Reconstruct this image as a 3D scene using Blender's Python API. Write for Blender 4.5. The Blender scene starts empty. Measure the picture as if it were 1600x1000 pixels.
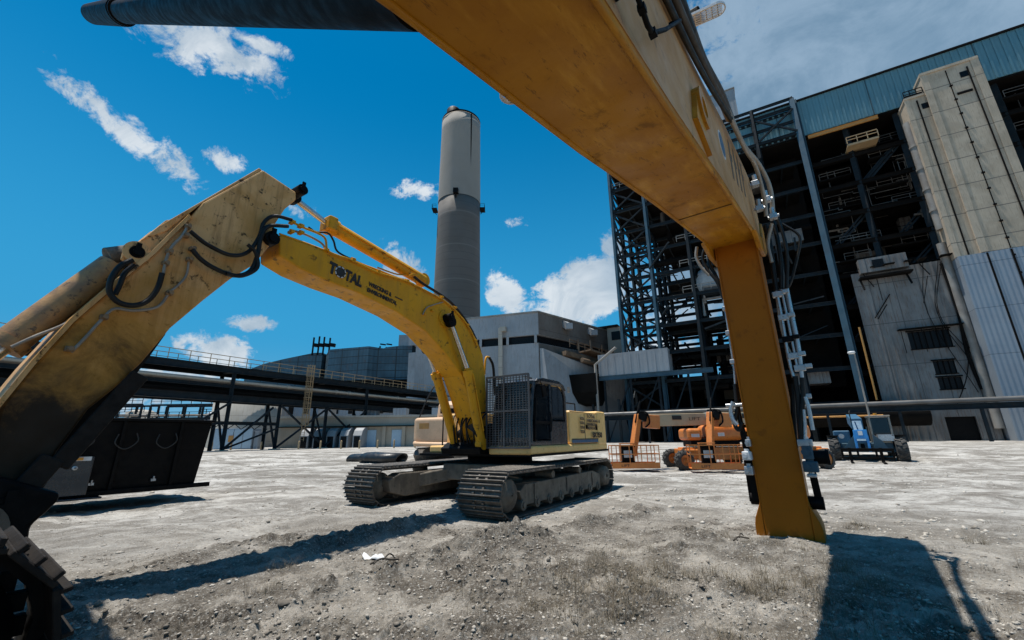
import bpy, math, random
import numpy as np
from mathutils import Vector, Matrix
random.seed(7); rng = np.random.default_rng(7)
SC = bpy.context.scene
COL = SC.collection

# ------------------------------------------------------------------ camera
EYE = 1.6; FPX = 650.0; HOR = 684.0; ROLL = math.radians(-0.72)
PITCH = math.atan((HOR-500)/FPX)
F = np.array([0, math.cos(PITCH), math.sin(PITCH)])
U0 = np.array([0, -math.sin(PITCH), math.cos(PITCH)])
R0 = np.array([1.0, 0, 0])
RI = math.cos(ROLL)*R0+math.sin(ROLL)*U0
UP = -math.sin(ROLL)*R0+math.cos(ROLL)*U0
OC = np.array([0, 0, EYE])
cam = bpy.data.cameras.new('camera'); camo = bpy.data.objects.new('camera', cam); COL.objects.link(camo)
cam.sensor_width = 36; cam.lens = 36*FPX/1600; cam.clip_start = 0.05; cam.clip_end = 9000
m = Matrix.Identity(4)
for i in range(3):
    m[i][0] = RI[i]; m[i][1] = UP[i]; m[i][2] = -F[i]; m[i][3] = OC[i]
camo.matrix_world = m
SC.camera = camo

# ------------------------------------------------------------------ light
SUN_DIR = Vector((-0.205, 0.055, 1.0)).normalized()
sun = bpy.data.lights.new('sun', 'SUN'); suno = bpy.data.objects.new('sun', sun); COL.objects.link(suno)
sun.energy = 5.0; sun.angle = math.radians(0.5); sun.color = (1, 0.955, 0.88)
suno.rotation_euler = SUN_DIR.to_track_quat('Z', 'Y').to_euler()
suno.location = (-20, 5, 60)
SC.view_settings.view_transform = 'Standard'; SC.view_settings.look = 'None'
SC.view_settings.exposure = 0.3; SC.view_settings.gamma = 1
SKY_STRENGTH = 0.085

class NT:
    """small helper to write node trees"""
    def __init__(s, tree): s.t = tree; s.n = tree.nodes; s.l = tree.links
    def new(s, ty, **kw):
        n = s.n.new(ty)
        for k, v in kw.items(): setattr(n, k, v)
        return n
    def put(s, sock, val):
        if isinstance(val, bpy.types.NodeSocket): s.l.new(val, sock)
        elif val is not None:
            if hasattr(sock.default_value, '__len__') and not hasattr(val, '__len__'): val = (val,)*len(sock.default_value)
            if hasattr(sock.default_value, '__len__') and len(sock.default_value) == 4 and len(val) == 3: val = (*val, 1)
            sock.default_value = val
    def math(s, op, a, b=None, c=None, clamp=False):
        n = s.new('ShaderNodeMath', operation=op, use_clamp=clamp)
        s.put(n.inputs[0], a)
        if b is not None: s.put(n.inputs[1], b)
        if c is not None: s.put(n.inputs[2], c)
        return n.outputs[0]
    def vdot(s, a, b):
        n = s.new('ShaderNodeVectorMath', operation='DOT_PRODUCT'); s.put(n.inputs[0], a); s.put(n.inputs[1], b); return n.outputs['Value']
    def vmul(s, a, b):
        n = s.new('ShaderNodeVectorMath', operation='MULTIPLY'); s.put(n.inputs[0], a); s.put(n.inputs[1], b); return n.outputs[0]
    def noise(s, vec, scale, detail=6, rough=.55, dist=0):
        n = s.new('ShaderNodeTexNoise'); s.put(n.inputs['Vector'], vec)
        n.inputs['Scale'].default_value = scale; n.inputs['Detail'].default_value = detail
        n.inputs['Roughness'].default_value = rough; n.inputs['Distortion'].default_value = dist
        return n.outputs['Fac']
    def ramp(s, v, lo, hi, a=0.0, b=1.0):
        n = s.new('ShaderNodeMapRange'); n.clamp = True; n.interpolation_type = 'SMOOTHSTEP'
        s.put(n.inputs[0], v); n.inputs[1].default_value = lo; n.inputs[2].default_value = hi
        n.inputs[3].default_value = a; n.inputs[4].default_value = b
        return n.outputs[0]
    def mix(s, f, a, b, mode='MIX'):
        n = s.new('ShaderNodeMix', data_type='RGBA', blend_type=mode)
        s.put(n.inputs[0], f); s.put(n.inputs[6], a); s.put(n.inputs[7], b)
        return n.outputs[2]

def pixdir(px, py):
    r = RI*(px-800)/FPX+UP*(500-py)/FPX+F
    return r/np.linalg.norm(r)

world = bpy.data.worlds.new('World'); SC.world = world; world.use_nodes = True
w = NT(world.node_tree); w.n.clear()
sky = w.new('ShaderNodeTexSky', sky_type='NISHITA'); sky.sun_disc = False
sky.sun_elevation = math.asin(SUN_DIR.z); sky.sun_rotation = math.atan2(SUN_DIR.x, SUN_DIR.y)
sky.air_density = 1.0; sky.dust_density = 0.3; sky.ozone_density = 3.0
tc = w.new('ShaderNodeTexCoord'); D = tc.outputs['Generated']
hsv = w.new('ShaderNodeHueSaturation'); hsv.inputs['Saturation'].default_value = 1.75; hsv.inputs['Hue'].default_value = 0.485; hsv.inputs['Value'].default_value = 1.12
w.l.new(sky.outputs[0], hsv.inputs['Color'])
# clouds: noise gathered in patches of the sky, given by direction and angular size
n_big = w.noise(D, 8.0, 12, .66, .5)
n_fine = w.noise(D, 30.0, 9, .7, .4)
nn = w.math('ADD', w.math('MULTIPLY', n_big, .62), w.math('MULTIPLY', n_fine, .38))
CLOUDS = [  # px, py (direction), half-width, half-height in tangent units, tilt deg, strength
    (330, 80, .15, .055, 5, .85), (390, 62, .12, .02, 5, .7), (205, 210, .17, .034, -27, .9), (290, 270, .09, .035, -45, .7), (345, 250, .05, .03, 0, .7),
    (390, 503, .06, .025, 0, .8), (345, 548, .085, .05, -10, 1.25), (650, 297, .075, .03, 12, .62),
    (795, 462, .10, .055, -55, 1.2), (905, 462, .19, .10, 22, 1.5), (962, 385, .045, .05, 45, .9), (800, 350, .07, .02, 10, .45),
    (470, 330, .06, .05, -50, .7), (620, 415, .10, .06, -40, .7), (260, 600, .3, .06, 0, .7), (100, 610, .3, .06, 0, .8),
    (1580, 30, .50, .55, 12, 3.2), (1330, 60, .24, .26, 20, 1.8), (1080, 440, .17, .2, 0, 1.1), (1000, 560, .5, .08, 0, .9)]
cl = None
for px, py, ru, rv, tilt, st in CLOUDS:
    c = pixdir(px, py); e1 = np.cross(c, (0, 0, 1)); e1 /= np.linalg.norm(e1); e2 = np.cross(e1, c)
    t = math.radians(tilt); a1 = e1*math.cos(t)+e2*math.sin(t); a2 = -e1*math.sin(t)+e2*math.cos(t)
    dc = w.math('MAXIMUM', w.vdot(D, tuple(c)), .05)
    u = w.math('DIVIDE', w.vdot(D, tuple(a1/ru)), dc); v = w.math('DIVIDE', w.vdot(D, tuple(a2/rv)), dc)
    r2 = w.math('ADD', w.math('MULTIPLY', u, u), w.math('MULTIPLY', v, v))
    b = w.math('MULTIPLY', w.math('SUBTRACT', 1.0, w.math('SQRT', r2), clamp=True), st)
    b = w.math('MULTIPLY', w.math('POWER', b, .6), w.ramp(w.vdot(D, tuple(c)), .1, .3))
    cl = b if cl is None else w.math('MAXIMUM', cl, b)
# clouds behind the camera as well
back = w.math('MULTIPLY', w.ramp(w.vdot(D, (0, -1, 0)), .0, .3), .25)
cl = w.math('MAXIMUM', cl, back)
dens = w.ramp(w.math('ADD', w.math('MULTIPLY', w.math('SUBTRACT', nn, .5), 4.2), w.math('MULTIPLY', cl, 1.15)), .50, .98)
dens = w.math('MULTIPLY', dens, w.ramp(cl, .02, .25))
# overcast part upper right is thick and grey, the small ones are white
over = w.ramp(w.vdot(D, tuple(pixdir(1450, 30))), .74, .86)
shade = w.ramp(w.noise(D, 4.5, 10, .64, .8), .34, .66)
white = w.mix(shade, (3.6, 4.6, 5.6), (7.4, 7.9, 8.3))
grey = w.mix(shade, (1.7, 2.8, 4.0), (2.9, 4.1, 5.4))
ccol = w.mix(over, white, grey)
sepz = w.new('ShaderNodeSeparateXYZ'); w.l.new(D, sepz.inputs[0])
hcol = w.mix(w.ramp(sepz.outputs[2], -.02, .22), (1.7, 4.2, 6.3), (.45, 3.3, 6.2))
skyc = w.mix(w.ramp(sepz.outputs[2], .10, .72), hcol, hsv.outputs[0])
final = w.mix(w.math('MULTIPLY', dens, .93), skyc, ccol)
bg = w.new('ShaderNodeBackground'); bg.inputs['Strength'].default_value = SKY_STRENGTH
w.l.new(final, bg.inputs['Color'])
wo = w.new('ShaderNodeOutputWorld'); w.l.new(bg.outputs[0], wo.inputs['Surface'])

# ------------------------------------------------------------------ helpers: measuring
class Frame:
    def __init__(s, ox, oy, deg):
        s.o = np.array([ox, oy]); s.deg = deg; a = math.radians(deg)
        s.x = np.array([math.cos(a), math.sin(a)]); s.y = np.array([-math.sin(a), math.cos(a)])
    def w(s, a, b, z=0): p = s.o+s.x*a+s.y*b; return (p[0], p[1], z)
    def px(s, px, py, x=None, y=None, z=None):
        """point of the line of sight on a plane of this frame, in frame coordinates"""
        r = RI*(px-800)/FPX+UP*(500-py)/FPX+F
        if z is not None: t = (z-EYE)/r[2]
        else:
            ax, val = (s.x, x) if x is not None else (s.y, y)
            t = (val-(-s.o)@ax)/(r[:2]@ax)
        q = OC+r*t; d = q[:2]-s.o
        return (float(d@s.x), float(d@s.y), float(q[2]))
EX = Frame(-.258, 8.844, -33.41)      # excavator: x to its left side, y to its rear
FG = Frame(4.04*1.05, 7.52*1.05-.38, -37)         # near machine: x across the boom, y outwards
FG = Frame(4.04, 7.52, -37)
PL = Frame(0, 0, -30)                 # grid of the power station
WD = Frame(0, 0, 0)

# ------------------------------------------------------------------ helpers: meshes
class MB:
    def __init__(s, off=(0, 0, 0)): s.v = []; s.f = []; s.sm = []; s.off = Vector(off)
    def add(s, vs, fs, smooth=False):
        n = len(s.v); s.v += [tuple(Vector(p)-s.off) for p in vs]
        s.f += [tuple(i+n for i in f) for f in fs]; s.sm += [smooth]*len(fs)
        return s
    def box(s, c, d, rot=None):
        vs = [Vector((x*d[0]/2, y*d[1]/2, z*d[2]/2)) for x in (-1, 1) for y in (-1, 1) for z in (-1, 1)]
        if rot is not None: vs = [rot @ p for p in vs]
        return s.add([Vector(c)+p for p in vs], [(0, 1, 3, 2), (4, 6, 7, 5), (0, 4, 5, 1), (2, 3, 7, 6), (0, 2, 6, 4), (1, 5, 7, 3)])
    def box2(s, a, b):
        return s.box([(a[i]+b[i])/2 for i in range(3)], [abs(b[i]-a[i]) for i in range(3)])
    def bar(s, p, q, w=.1, h=None, up=(0, 0, 1)):
        h = h or w; p = Vector(p); q = Vector(q); d = (q-p)
        if d.length < 1e-6: return s
        d.normalize(); up = Vector(up)
        if abs(d.dot(up)) > .98: up = Vector((1, 0, 0))
        x = d.cross(up).normalized(); y = x.cross(d)
        vs = [e+x*sx*w/2+y*sy*h/2 for e in (p, q) for sx, sy in ((-1, -1), (1, -1), (1, 1), (-1, 1))]
        return s.add(vs, [(0, 1, 2, 3), (7, 6, 5, 4), (0, 4, 5, 1), (1, 5, 6, 2), (2, 6, 7, 3), (3, 7, 4, 0)])
    def ibeam(s, p, q, w=.4, h=.5, t=.06):
        p = Vector(p); q = Vector(q); d = (q-p).normalized(); up = Vector((0, 0, 1))
        if abs(d.z) > .9: up = Vector((0.5, .866, 0))
        x = d.cross(up).normalized(); y = x.cross(d)
        s.bar(p+y*(h/2-t/2), q+y*(h/2-t/2), w, t, up); s.bar(p-y*(h/2-t/2), q-y*(h/2-t/2), w, t, up)
        return s.bar(p, q, t, h-2*t-.002, up)
    def tube(s, p, q, r, n=14, r2=None, smooth=True):
        p = Vector(p); q = Vector(q); r2 = r if r2 is None else r2; d = (q-p).normalized()
        up = Vector((0, 0, 1)) if abs(d.z) < .9 else Vector((1, 0, 0))
        x = d.cross(up).normalized(); y = x.cross(d); vs = []
        for e, rr in ((p, r), (q, r2)):
            vs += [e+(x*math.cos(k*2*math.pi/n)+y*math.sin(k*2*math.pi/n))*rr for k in range(n)]
        s.add(vs, [(k, (k+1) % n, n+(k+1) % n, n+k) for k in range(n)], smooth)
        return s.add(vs, [tuple(range(n-1, -1, -1)), tuple(range(n, 2*n))])
    def path(s, pts, r, n=8, sub=5, curve=True):
        P = [Vector(p) for p in pts]
        if curve and len(P) > 2:
            Q = [P[0]*2-P[1]]+P+[P[-1]*2-P[-2]]; out = []
            for i in range(1, len(Q)-2):
                for k in range(sub):
                    t = k/sub; a, b, c, d = Q[i-1:i+3]
                    out.append(.5*((2*b)+(c-a)*t+(2*a-5*b+4*c-d)*t*t+(3*b-a-3*c+d)*t**3))
            P = out+[P[-1]]
        rings = []; x = None
        for i, p in enumerate(P):
            d = (P[min(i+1, len(P)-1)]-P[max(i-1, 0)]).normalized()
            if x is None:
                up = Vector((0, 0, 1)) if abs(d.z) < .9 else Vector((1, 0, 0)); x = d.cross(up).normalized()
            x = (x-d*x.dot(d)).normalized(); y = x.cross(d)
            rings += [p+(x*math.cos(k*2*math.pi/n)+y*math.sin(k*2*math.pi/n))*r for k in range(n)]
        fs = [(i*n+k, i*n+(k+1) % n, (i+1)*n+(k+1) % n, (i+1)*n+k) for i in range(len(P)-1) for k in range(n)]
        s.add(rings, fs, True)
        return s.add(rings, [tuple(range(n-1, -1, -1)), tuple(range((len(P)-1)*n, len(P)*n))])
    def prism(s, poly, a0, a1, axis='x'):
        n = len(poly)
        g = {'x': lambda a, p: (a, p[0], p[1]), 'y': lambda a, p: (p[0], a, p[1]), 'z': lambda a, p: (p[0], p[1], a)}[axis]
        vs = [g(a, p) for a in (a0, a1) for p in poly]
        return s.add(vs, [tuple(range(n-1, -1, -1)), tuple(range(n, 2*n))]+[(k, (k+1) % n, n+(k+1) % n, n+k) for k in range(n)])
    def lathe(s, prof, n=32, c=(0, 0, 0), axis='z', smooth=True):
        vs = []
        for r, h in prof:
            for k in range(n):
                a = k*2*math.pi/n; u, v = r*math.cos(a), r*math.sin(a)
                p = {'z': (u, v, h), 'x': (h, u, v), 'y': (u, h, v)}[axis]
                vs.append((p[0]+c[0], p[1]+c[1], p[2]+c[2]))
        fs = [(i*n+k, i*n+(k+1) % n, (i+1)*n+(k+1) % n, (i+1)*n+k) for i in range(len(prof)-1) for k in range(n)]
        return s.add(vs, fs, smooth)
    def build(s, name, mat, parent=None, bevel=0, segs=2, label=None, auto=False):
        me = bpy.data.meshes.new(name); me.from_pydata(s.v, [], s.f); me.materials.append(mat)
        me.polygons.foreach_set('use_smooth', s.sm); me.update()
        import bmesh
        bm = bmesh.new(); bm.from_mesh(me); bmesh.ops.recalc_face_normals(bm, faces=bm.faces)
        bm.to_mesh(me); bm.free()
        o = bpy.data.objects.new(name, me); COL.objects.link(o)
        if parent is not None: o.parent = parent
        if bevel:
            b = o.modifiers.new('bevel', 'BEVEL'); b.width = bevel; b.segments = segs; b.limit_method = 'ANGLE'
            b.angle_limit = math.radians(35); b.harden_normals = False
        if label: o['label'] = label
        return o

def tag(o, label=None, cat=None, group=None, kind=None):
    if label: o['label'] = label
    if cat: o['category'] = cat
    if group: o['group'] = group
    if kind: o['kind'] = kind
    return o
def thing(name, label, cat, loc=(0, 0, 0), deg=0, group=None):
    o = bpy.data.objects.new(name, None); COL.objects.link(o); o.location = loc
    o.rotation_euler = (0, 0, math.radians(deg)); o.empty_display_size = .3
    return tag(o, label, cat, group)
def kids(o): return [c for c in COL.objects if c.parent == o]
def dup(root, loc, deg, label, parent=None):
    r = root.copy(); COL.objects.link(r); r.location = loc; r.rotation_euler = (0, 0, math.radians(deg)); r['label'] = label
    for ch in list(root.children):
        c = ch.copy(); COL.objects.link(c); c.parent = r
        for g in list(ch.children):
            d = g.copy(); COL.objects.link(d); d.parent = c
    return r
def text(s, size, name, mat, parent, origin, right, upv, squash=1.0, bold=0.0, align='LEFT', depth=.004):
    cu = bpy.data.curves.new('t', 'FONT'); cu.body = s; cu.size = size; cu.offset = bold; cu.extrude = depth
    cu.align_x = align; cu.space_character = 1.0
    to = bpy.data.objects.new('t', cu); COL.objects.link(to)
    bpy.context.view_layer.update()
    me = bpy.data.meshes.new_from_object(to.evaluated_get(bpy.context.evaluated_depsgraph_get()))
    bpy.data.objects.remove(to)
    R = Vector(right).normalized(); Uv = Vector(upv); Uv = (Uv-R*Uv.dot(R)).normalized(); N = R.cross(Uv)
    for v in me.vertices:
        p = v.co.copy(); v.co = Vector(origin)+R*p.x*squash+Uv*p.y+N*p.z
    me.materials.clear(); me.materials.append(mat)
    o = bpy.data.objects.new(name, me); COL.objects.link(o); o.parent = parent
    return o

# ------------------------------------------------------------------ materials
def mat(name, base, rough=.6, metal=0, var=None, var_amt=.5, scale=3, spots=None, spot_amt=.35, spot_scale=9,
        streak=None, streak_amt=0., bump=.15, bump_scale=40, corr=None, spec=.5, lines=None, coat=0, svec=(7, 7, .5), scr=None):
    M = bpy.data.materials.new(name); M.use_nodes = True; t = NT(M.node_tree)
    bs = M.node_tree.nodes['Principled BSDF']; tcn = t.new('ShaderNodeTexCoord'); O = tcn.outputs['Object']
    col = base
    if var is not None:
        col = t.mix(t.math('MULTIPLY', t.ramp(t.noise(O, scale, 8, .6, .4), .35, .68), var_amt), base, var)
    if streak is not None:
        v = t.vmul(O, svec); col = t.mix(t.math('MULTIPLY', t.ramp(t.noise(v, 1.2, 6, .65), .48, .72), streak_amt), col, streak)
    if scr is not None:      # fine scratches drawn out along the part
        v2 = t.vmul(O, tuple(k*4.5 for k in svec)); col = t.mix(t.math('MULTIPLY', t.ramp(t.noise(v2, 1.0, 8, .8, .3), .585, .63), scr[1]), col, scr[0])
        v3 = t.vmul(O, tuple(k*2.2 for k in svec)); col = t.mix(t.math('MULTIPLY', t.ramp(t.noise(v3, 1.3, 9, .8, .6), .60, .70), scr[1]), col, scr[2])
    if spots is not None:
        col = t.mix(t.math('MULTIPLY', t.ramp(t.noise(O, spot_scale, 9, .72, .2), .56, .66), spot_amt), col, spots)
    if lines is not None:      # panel joints: (axis index, spacing, width, colour)
        for ax, sp, wd, lc in lines:
            sep = t.new('ShaderNodeSeparateXYZ'); t.put(sep.inputs[0], O)
            fr = t.math('FRACT', t.math('DIVIDE', t.math('ADD', sep.outputs[ax], 1000), sp))
            col = t.mix(t.math('LESS_THAN', fr, wd/sp), col, lc)
    t.put(bs.inputs['Base Color'], col if isinstance(col, bpy.types.NodeSocket) else (*base, 1))
    rr = t.ramp(t.noise(O, scale*2.3, 5), .3, .7, max(.02, rough-.12), min(1, rough+.12)); t.put(bs.inputs['Roughness'], rr)
    bs.inputs['Metallic'].default_value = metal; bs.inputs['Specular IOR Level'].default_value = spec
    bs.inputs['Coat Weight'].default_value = coat
    h = t.noise(O, bump_scale, 6, .6)
    if corr is not None:      # corrugation: (axis index, spacing)
        sep = t.new('ShaderNodeSeparateXYZ'); t.put(sep.inputs[0], O)
        s_ = t.math('SINE', t.math('MULTIPLY', sep.outputs[corr[0]], 2*math.pi/corr[1]))
        h = t.math('ADD', t.math('MULTIPLY', h, .15), t.math('MULTIPLY', s_, corr[2]))
    bn = t.new('ShaderNodeBump'); bn.inputs['Strength'].default_value = bump; bn.inputs['Distance'].default_value = .02 if corr is None else .1
    t.put(bn.inputs['Height'], h); t.put(bs.inputs['Normal'], bn.outputs[0])
    return M
BLK = (.012, .011, .01); RUST = (.10, .04, .015); GRIME = (.035, .025, .015)
M_YEL = mat('excavator_yellow', (.68, .325, .012), .5, spec=.22, var=(.52, .22, .012), var_amt=.5, scale=1.6, spots=GRIME, spot_amt=.75, spot_scale=5, bump=.1, streak=(.28, .15, .04), streak_amt=.35)
M_TAN = mat('faded_stick_paint', (.72, .41, .17), .6, spec=.3, var=(.52, .25, .06), var_amt=.85, scale=1.5, spots=(.03, .015, .006), spot_amt=.95, spot_scale=6.5, scr=((.22, .10, .03), .55, (.04, .02, .008)), streak=(.20, .10, .03), streak_amt=.5, bump=.15)
M_BODY = mat('body_yellow', (.86, .54, .20), .45, var=(.76, .44, .13), var_amt=.5, scale=2, spots=GRIME, spot_amt=.4, spot_scale=7, bump=.08)
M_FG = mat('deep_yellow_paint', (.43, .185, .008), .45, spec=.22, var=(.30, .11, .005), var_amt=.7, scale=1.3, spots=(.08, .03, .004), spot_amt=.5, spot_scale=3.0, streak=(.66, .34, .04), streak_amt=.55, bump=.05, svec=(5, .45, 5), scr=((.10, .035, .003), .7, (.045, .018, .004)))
M_FGT = mat('tan_side_yellow', (.50, .29, .13), .55, spec=.3, var=(.40, .19, .05), var_amt=.8, scale=1.1, spots=(.10, .05, .015), spot_amt=.6, spot_scale=3.0, streak=(.30, .13, .03), streak_amt=.5, bump=.05, svec=(5, .5, 5), scr=((.20, .09, .03), .6, (.07, .03, .012)))  # paler and tanner than the yellow of the underside
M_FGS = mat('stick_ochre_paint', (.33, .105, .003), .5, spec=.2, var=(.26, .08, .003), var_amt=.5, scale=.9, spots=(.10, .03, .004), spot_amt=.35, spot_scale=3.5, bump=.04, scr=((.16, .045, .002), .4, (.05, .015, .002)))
M_BLACK = mat('black_paint', (.003, .003, .0034), .6, var=(.005, .0045, .004), var_amt=.5, bump=.1, spec=.12)
M_CABDK = mat('dark_cab_paint', (.010, .014, .020), .3, var=(.03, .03, .03), var_amt=.3, coat=.25)
M_RUB = mat('rubber_hose', (.005, .005, .005), .5, var=(.02, .018, .015), var_amt=.5, bump=.1, spec=.3)
M_TYRE = mat('tyre_rubber', (.03, .029, .028), .85, var=(.11, .1, .085), var_amt=.6, scale=6, bump=.4)
M_TRK = mat('track_steel', (.12, .105, .088), .55, .25, var=(.05, .042, .035), var_amt=.7, scale=5, spots=(.26, .22, .17), spot_amt=.5, spot_scale=8, bump=.3)
M_MUD = mat('dusty_steel', (.15, .125, .095), .8, .0, var=(.06, .05, .04), var_amt=.7, scale=3, spots=(.02, .018, .015), spot_amt=.6, bump=.4, streak=(.24, .2, .15), streak_amt=.4)
M_CHROME = mat('chrome_rod', (.55, .54, .52), .22, 1.0, var=(.3, .28, .26), var_amt=.4)
M_GALV = mat('zinc_fittings', (.46, .47, .48), .36, .7, var=(.3, .3, .3), var_amt=.3, scale=5)
M_PIPE = mat('pale_pipe', (.33, .29, .24), .45, .2, var=(.18, .15, .12), var_amt=.6, scale=5)
M_GRILL = mat('guard_bars', (.075, .075, .08), .55, .2, var=(.15, .14, .13), var_amt=.5)
M_DECAL = mat('decal_black', (.02, .014, .01), .6, bump=.02)
M_DECALG = mat('decal_faded', (.10, .07, .04), .7, bump=.02)
M_BLUE = mat('stripe_blue', (.03, .10, .18), .5)
M_WHITE = mat('white_plate', (.65, .66, .66), .5, var=(.45, .44, .42))
M_ORANGE = mat('lift_orange', (.62, .20, .035), .45, var=(.46, .13, .03), var_amt=.5, spots=GRIME, spot_amt=.3, bump=.05)
M_CREAM = mat('lift_cream', (.50, .37, .22), .5, var=(.4, .28, .15), var_amt=.5)
M_TBLUE = mat('handler_blue', (.05, .14, .23), .5, spec=.3, var=(.025, .07, .12), var_amt=.5, spots=GRIME, spot_amt=.3)
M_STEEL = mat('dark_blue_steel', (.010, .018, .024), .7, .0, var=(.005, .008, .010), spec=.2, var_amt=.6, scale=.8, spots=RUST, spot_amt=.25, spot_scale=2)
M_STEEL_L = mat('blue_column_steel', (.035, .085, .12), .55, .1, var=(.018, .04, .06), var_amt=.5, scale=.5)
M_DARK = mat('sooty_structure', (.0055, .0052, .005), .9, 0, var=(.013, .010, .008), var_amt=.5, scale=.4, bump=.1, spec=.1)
M_RAIL = mat('grey_railing', (.30, .28, .25), .6, .2, var=(.15, .12, .1), var_amt=.6, scale=.5)
M_YRAIL = mat('ochre_railing', (.42, .29, .15), .6, .1, var=(.25, .17, .1), var_amt=.6, scale=.5)
M_TEAL = mat('teal_siding', (.10, .22, .26), .55, .1, var=(.075, .17, .205), var_amt=.6, scale=.12, corr=(0, .9, .5), bump=.5, lines=[(0, 13.1, .18, (.03, .06, .07))], streak=(.16, .27, .3), streak_amt=.2)
M_TEALR = mat('rusted_teal_siding', (.055, .115, .15), .6, .1, var=(.03, .055, .07), var_amt=.8, scale=.15, corr=(0, .8, .5), bump=.5, lines=[(2, 1.6, .16, (.02, .03, .035)), (0, 4.2, .25, (.025, .035, .04))], spots=RUST, spot_amt=.5, spot_scale=.6)
M_CONC = mat('tower_concrete', (.47, .385, .285), .85, 0, var=(.33, .265, .19), var_amt=.8, scale=.3, streak=(.19, .155, .115), streak_amt=.6, bump=.3, bump_scale=6, lines=[(2, 4.3, .13, (.17, .145, .115))], spots=(.5, .43, .33), spot_amt=.4, spot_scale=1.2)
M_CORR = mat('pale_blue_siding', (.27, .31, .35), .5, .15, var=(.22, .25, .29), var_amt=.5, scale=.2, corr=(0, .55, .6), bump=.6, lines=[(2, 6.4, .1, (.14, .16, .19))])
M_GREYW = mat('weathered_grey_siding', (.20, .195, .185), .6, .1, var=(.10, .097, .093), var_amt=.8, scale=.22, streak=(.10, .045, .02), streak_amt=.8, corr=(0, .7, .5), bump=.4, lines=[(2, 6.2, .1, (.06, .06, .06)), (0, 2.8, .09, (.07, .07, .07))])
M_GREYB = mat('grey_building_siding', (.32, .33, .34), .6, .1, var=(.24, .245, .25), var_amt=.7, scale=.15, streak=(.19, .17, .15), streak_amt=.6, corr=(0, .9, .4), bump=.3, spots=(.17, .17, .17), spot_amt=.3, spot_scale=.8)
M_GLASSD = mat('dark_window', (.006, .006, .007), .35, 0, spec=.15)
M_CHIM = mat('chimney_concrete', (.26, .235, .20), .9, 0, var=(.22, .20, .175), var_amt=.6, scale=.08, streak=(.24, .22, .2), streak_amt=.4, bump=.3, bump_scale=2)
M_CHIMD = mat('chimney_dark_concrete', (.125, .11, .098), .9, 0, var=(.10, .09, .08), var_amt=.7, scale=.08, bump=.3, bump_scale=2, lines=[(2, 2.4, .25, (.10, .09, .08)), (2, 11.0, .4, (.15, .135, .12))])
M_BEIGE = mat('beige_render', (.36, .315, .25), .85, 0, var=(.28, .24, .19), var_amt=.6, scale=.3, streak=(.2, .17, .13), streak_amt=.4)
M_TANK = mat('tank_paint', (.42, .38, .32), .6, 0, var=(.3, .27, .22), var_amt=.6, scale=.3, streak=(.25, .2, .15), streak_amt=.6, lines=[(2, 2.2, .06, (.2, .18, .15))])
M_LBLUE = mat('pale_blue_door', (.34, .46, .56), .6, var=(.25, .35, .43), var_amt=.4)
M_OCH = mat('ochre_pipe', (.45, .22, .05), .55, var=(.3, .15, .05), var_amt=.5)
M_TARP = mat('black_plastic_pipe', (.006, .007, .008), .4, var=(.02, .021, .022), var_amt=.6, scale=3, bump=.2, bump_scale=9)
M_SOOT = mat('sooty_link', (.022, .018, .015), .8, 0, var=(.006, .005, .005), var_amt=.7, scale=4, bump=.3, spec=.2)
M_AMBER = mat('amber_marker', (.6, .25, .02), .3)
M_SEAT = mat('cab_interior', (.03, .03, .03), .8)

def glass(name, tint=(.45, .55, .6), rough=.03, alpha=.68):
    M = bpy.data.materials.new(name); M.use_nodes = True; t = NT(M.node_tree); nd = t.n; nd.clear()
    tr = t.new('ShaderNodeBsdfTransparent'); tr.inputs[0].default_value = (*tint, 1)
    gl = t.new('ShaderNodeBsdfGlossy'); gl.inputs['Roughness'].default_value = rough; gl.inputs[0].default_value = (.8, .85, .9, 1)
    df = t.new('ShaderNodeBsdfDiffuse'); df.inputs[0].default_value = (.02, .025, .03, 1)
    fr = t.new('ShaderNodeFresnel'); fr.inputs[0].default_value = 1.5
    tcn = t.new('ShaderNodeTexCoord')
    m1 = t.new('ShaderNodeMixShader'); t.put(m1.inputs[0], t.ramp(t.noise(tcn.outputs['Object'], 3, 6), .3, .8, alpha-.15, alpha+.1)); t.l.new(tr.outputs[0], m1.inputs[1]); t.l.new(df.outputs[0], m1.inputs[2])
    m2 = t.new('ShaderNodeMixShader'); t.l.new(fr.outputs[0], m2.inputs[0]); t.l.new(m1.outputs[0], m2.inputs[1]); t.l.new(gl.outputs[0], m2.inputs[2])
    o = t.new('ShaderNodeOutputMaterial'); t.l.new(m2.outputs[0], o.inputs[0]); return M
M_GLASS = glass('cab_glass')

# ------------------------------------------------------------------ ground
def vnoise(x, y, seed=0):
    xi = np.floor(x).astype(np.int64); yi = np.floor(y).astype(np.int64); fx = x-xi; fy = y-yi
    fx = fx*fx*(3-2*fx); fy = fy*fy*(3-2*fy)
    def h(a, b):
        n = (a*374761393+b*668265263+seed*1442695041) & 0xffffffff
        n = ((n ^ (n >> 13))*1274126177) & 0xffffffff
        return ((n ^ (n >> 16)) & 0xffff)/32767.5-1
    return (h(xi, yi)*(1-fx)+h(xi+1, yi)*fx)*(1-fy)+(h(xi, yi+1)*(1-fx)+h(xi+1, yi+1)*fx)*fy
def fbm(x, y, oct=4, seed=0, gain=.5):
    s = 0; a = 1; 
    for k in range(oct): s = s+a*vnoise(x*2**k+k*17.3, y*2**k-k*9.1, seed+k); a *= gain
    return s
def sst(a, b, x): t = np.clip((x-a)/(b-a), 0, 1); return t*t*(3-2*t)
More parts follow.
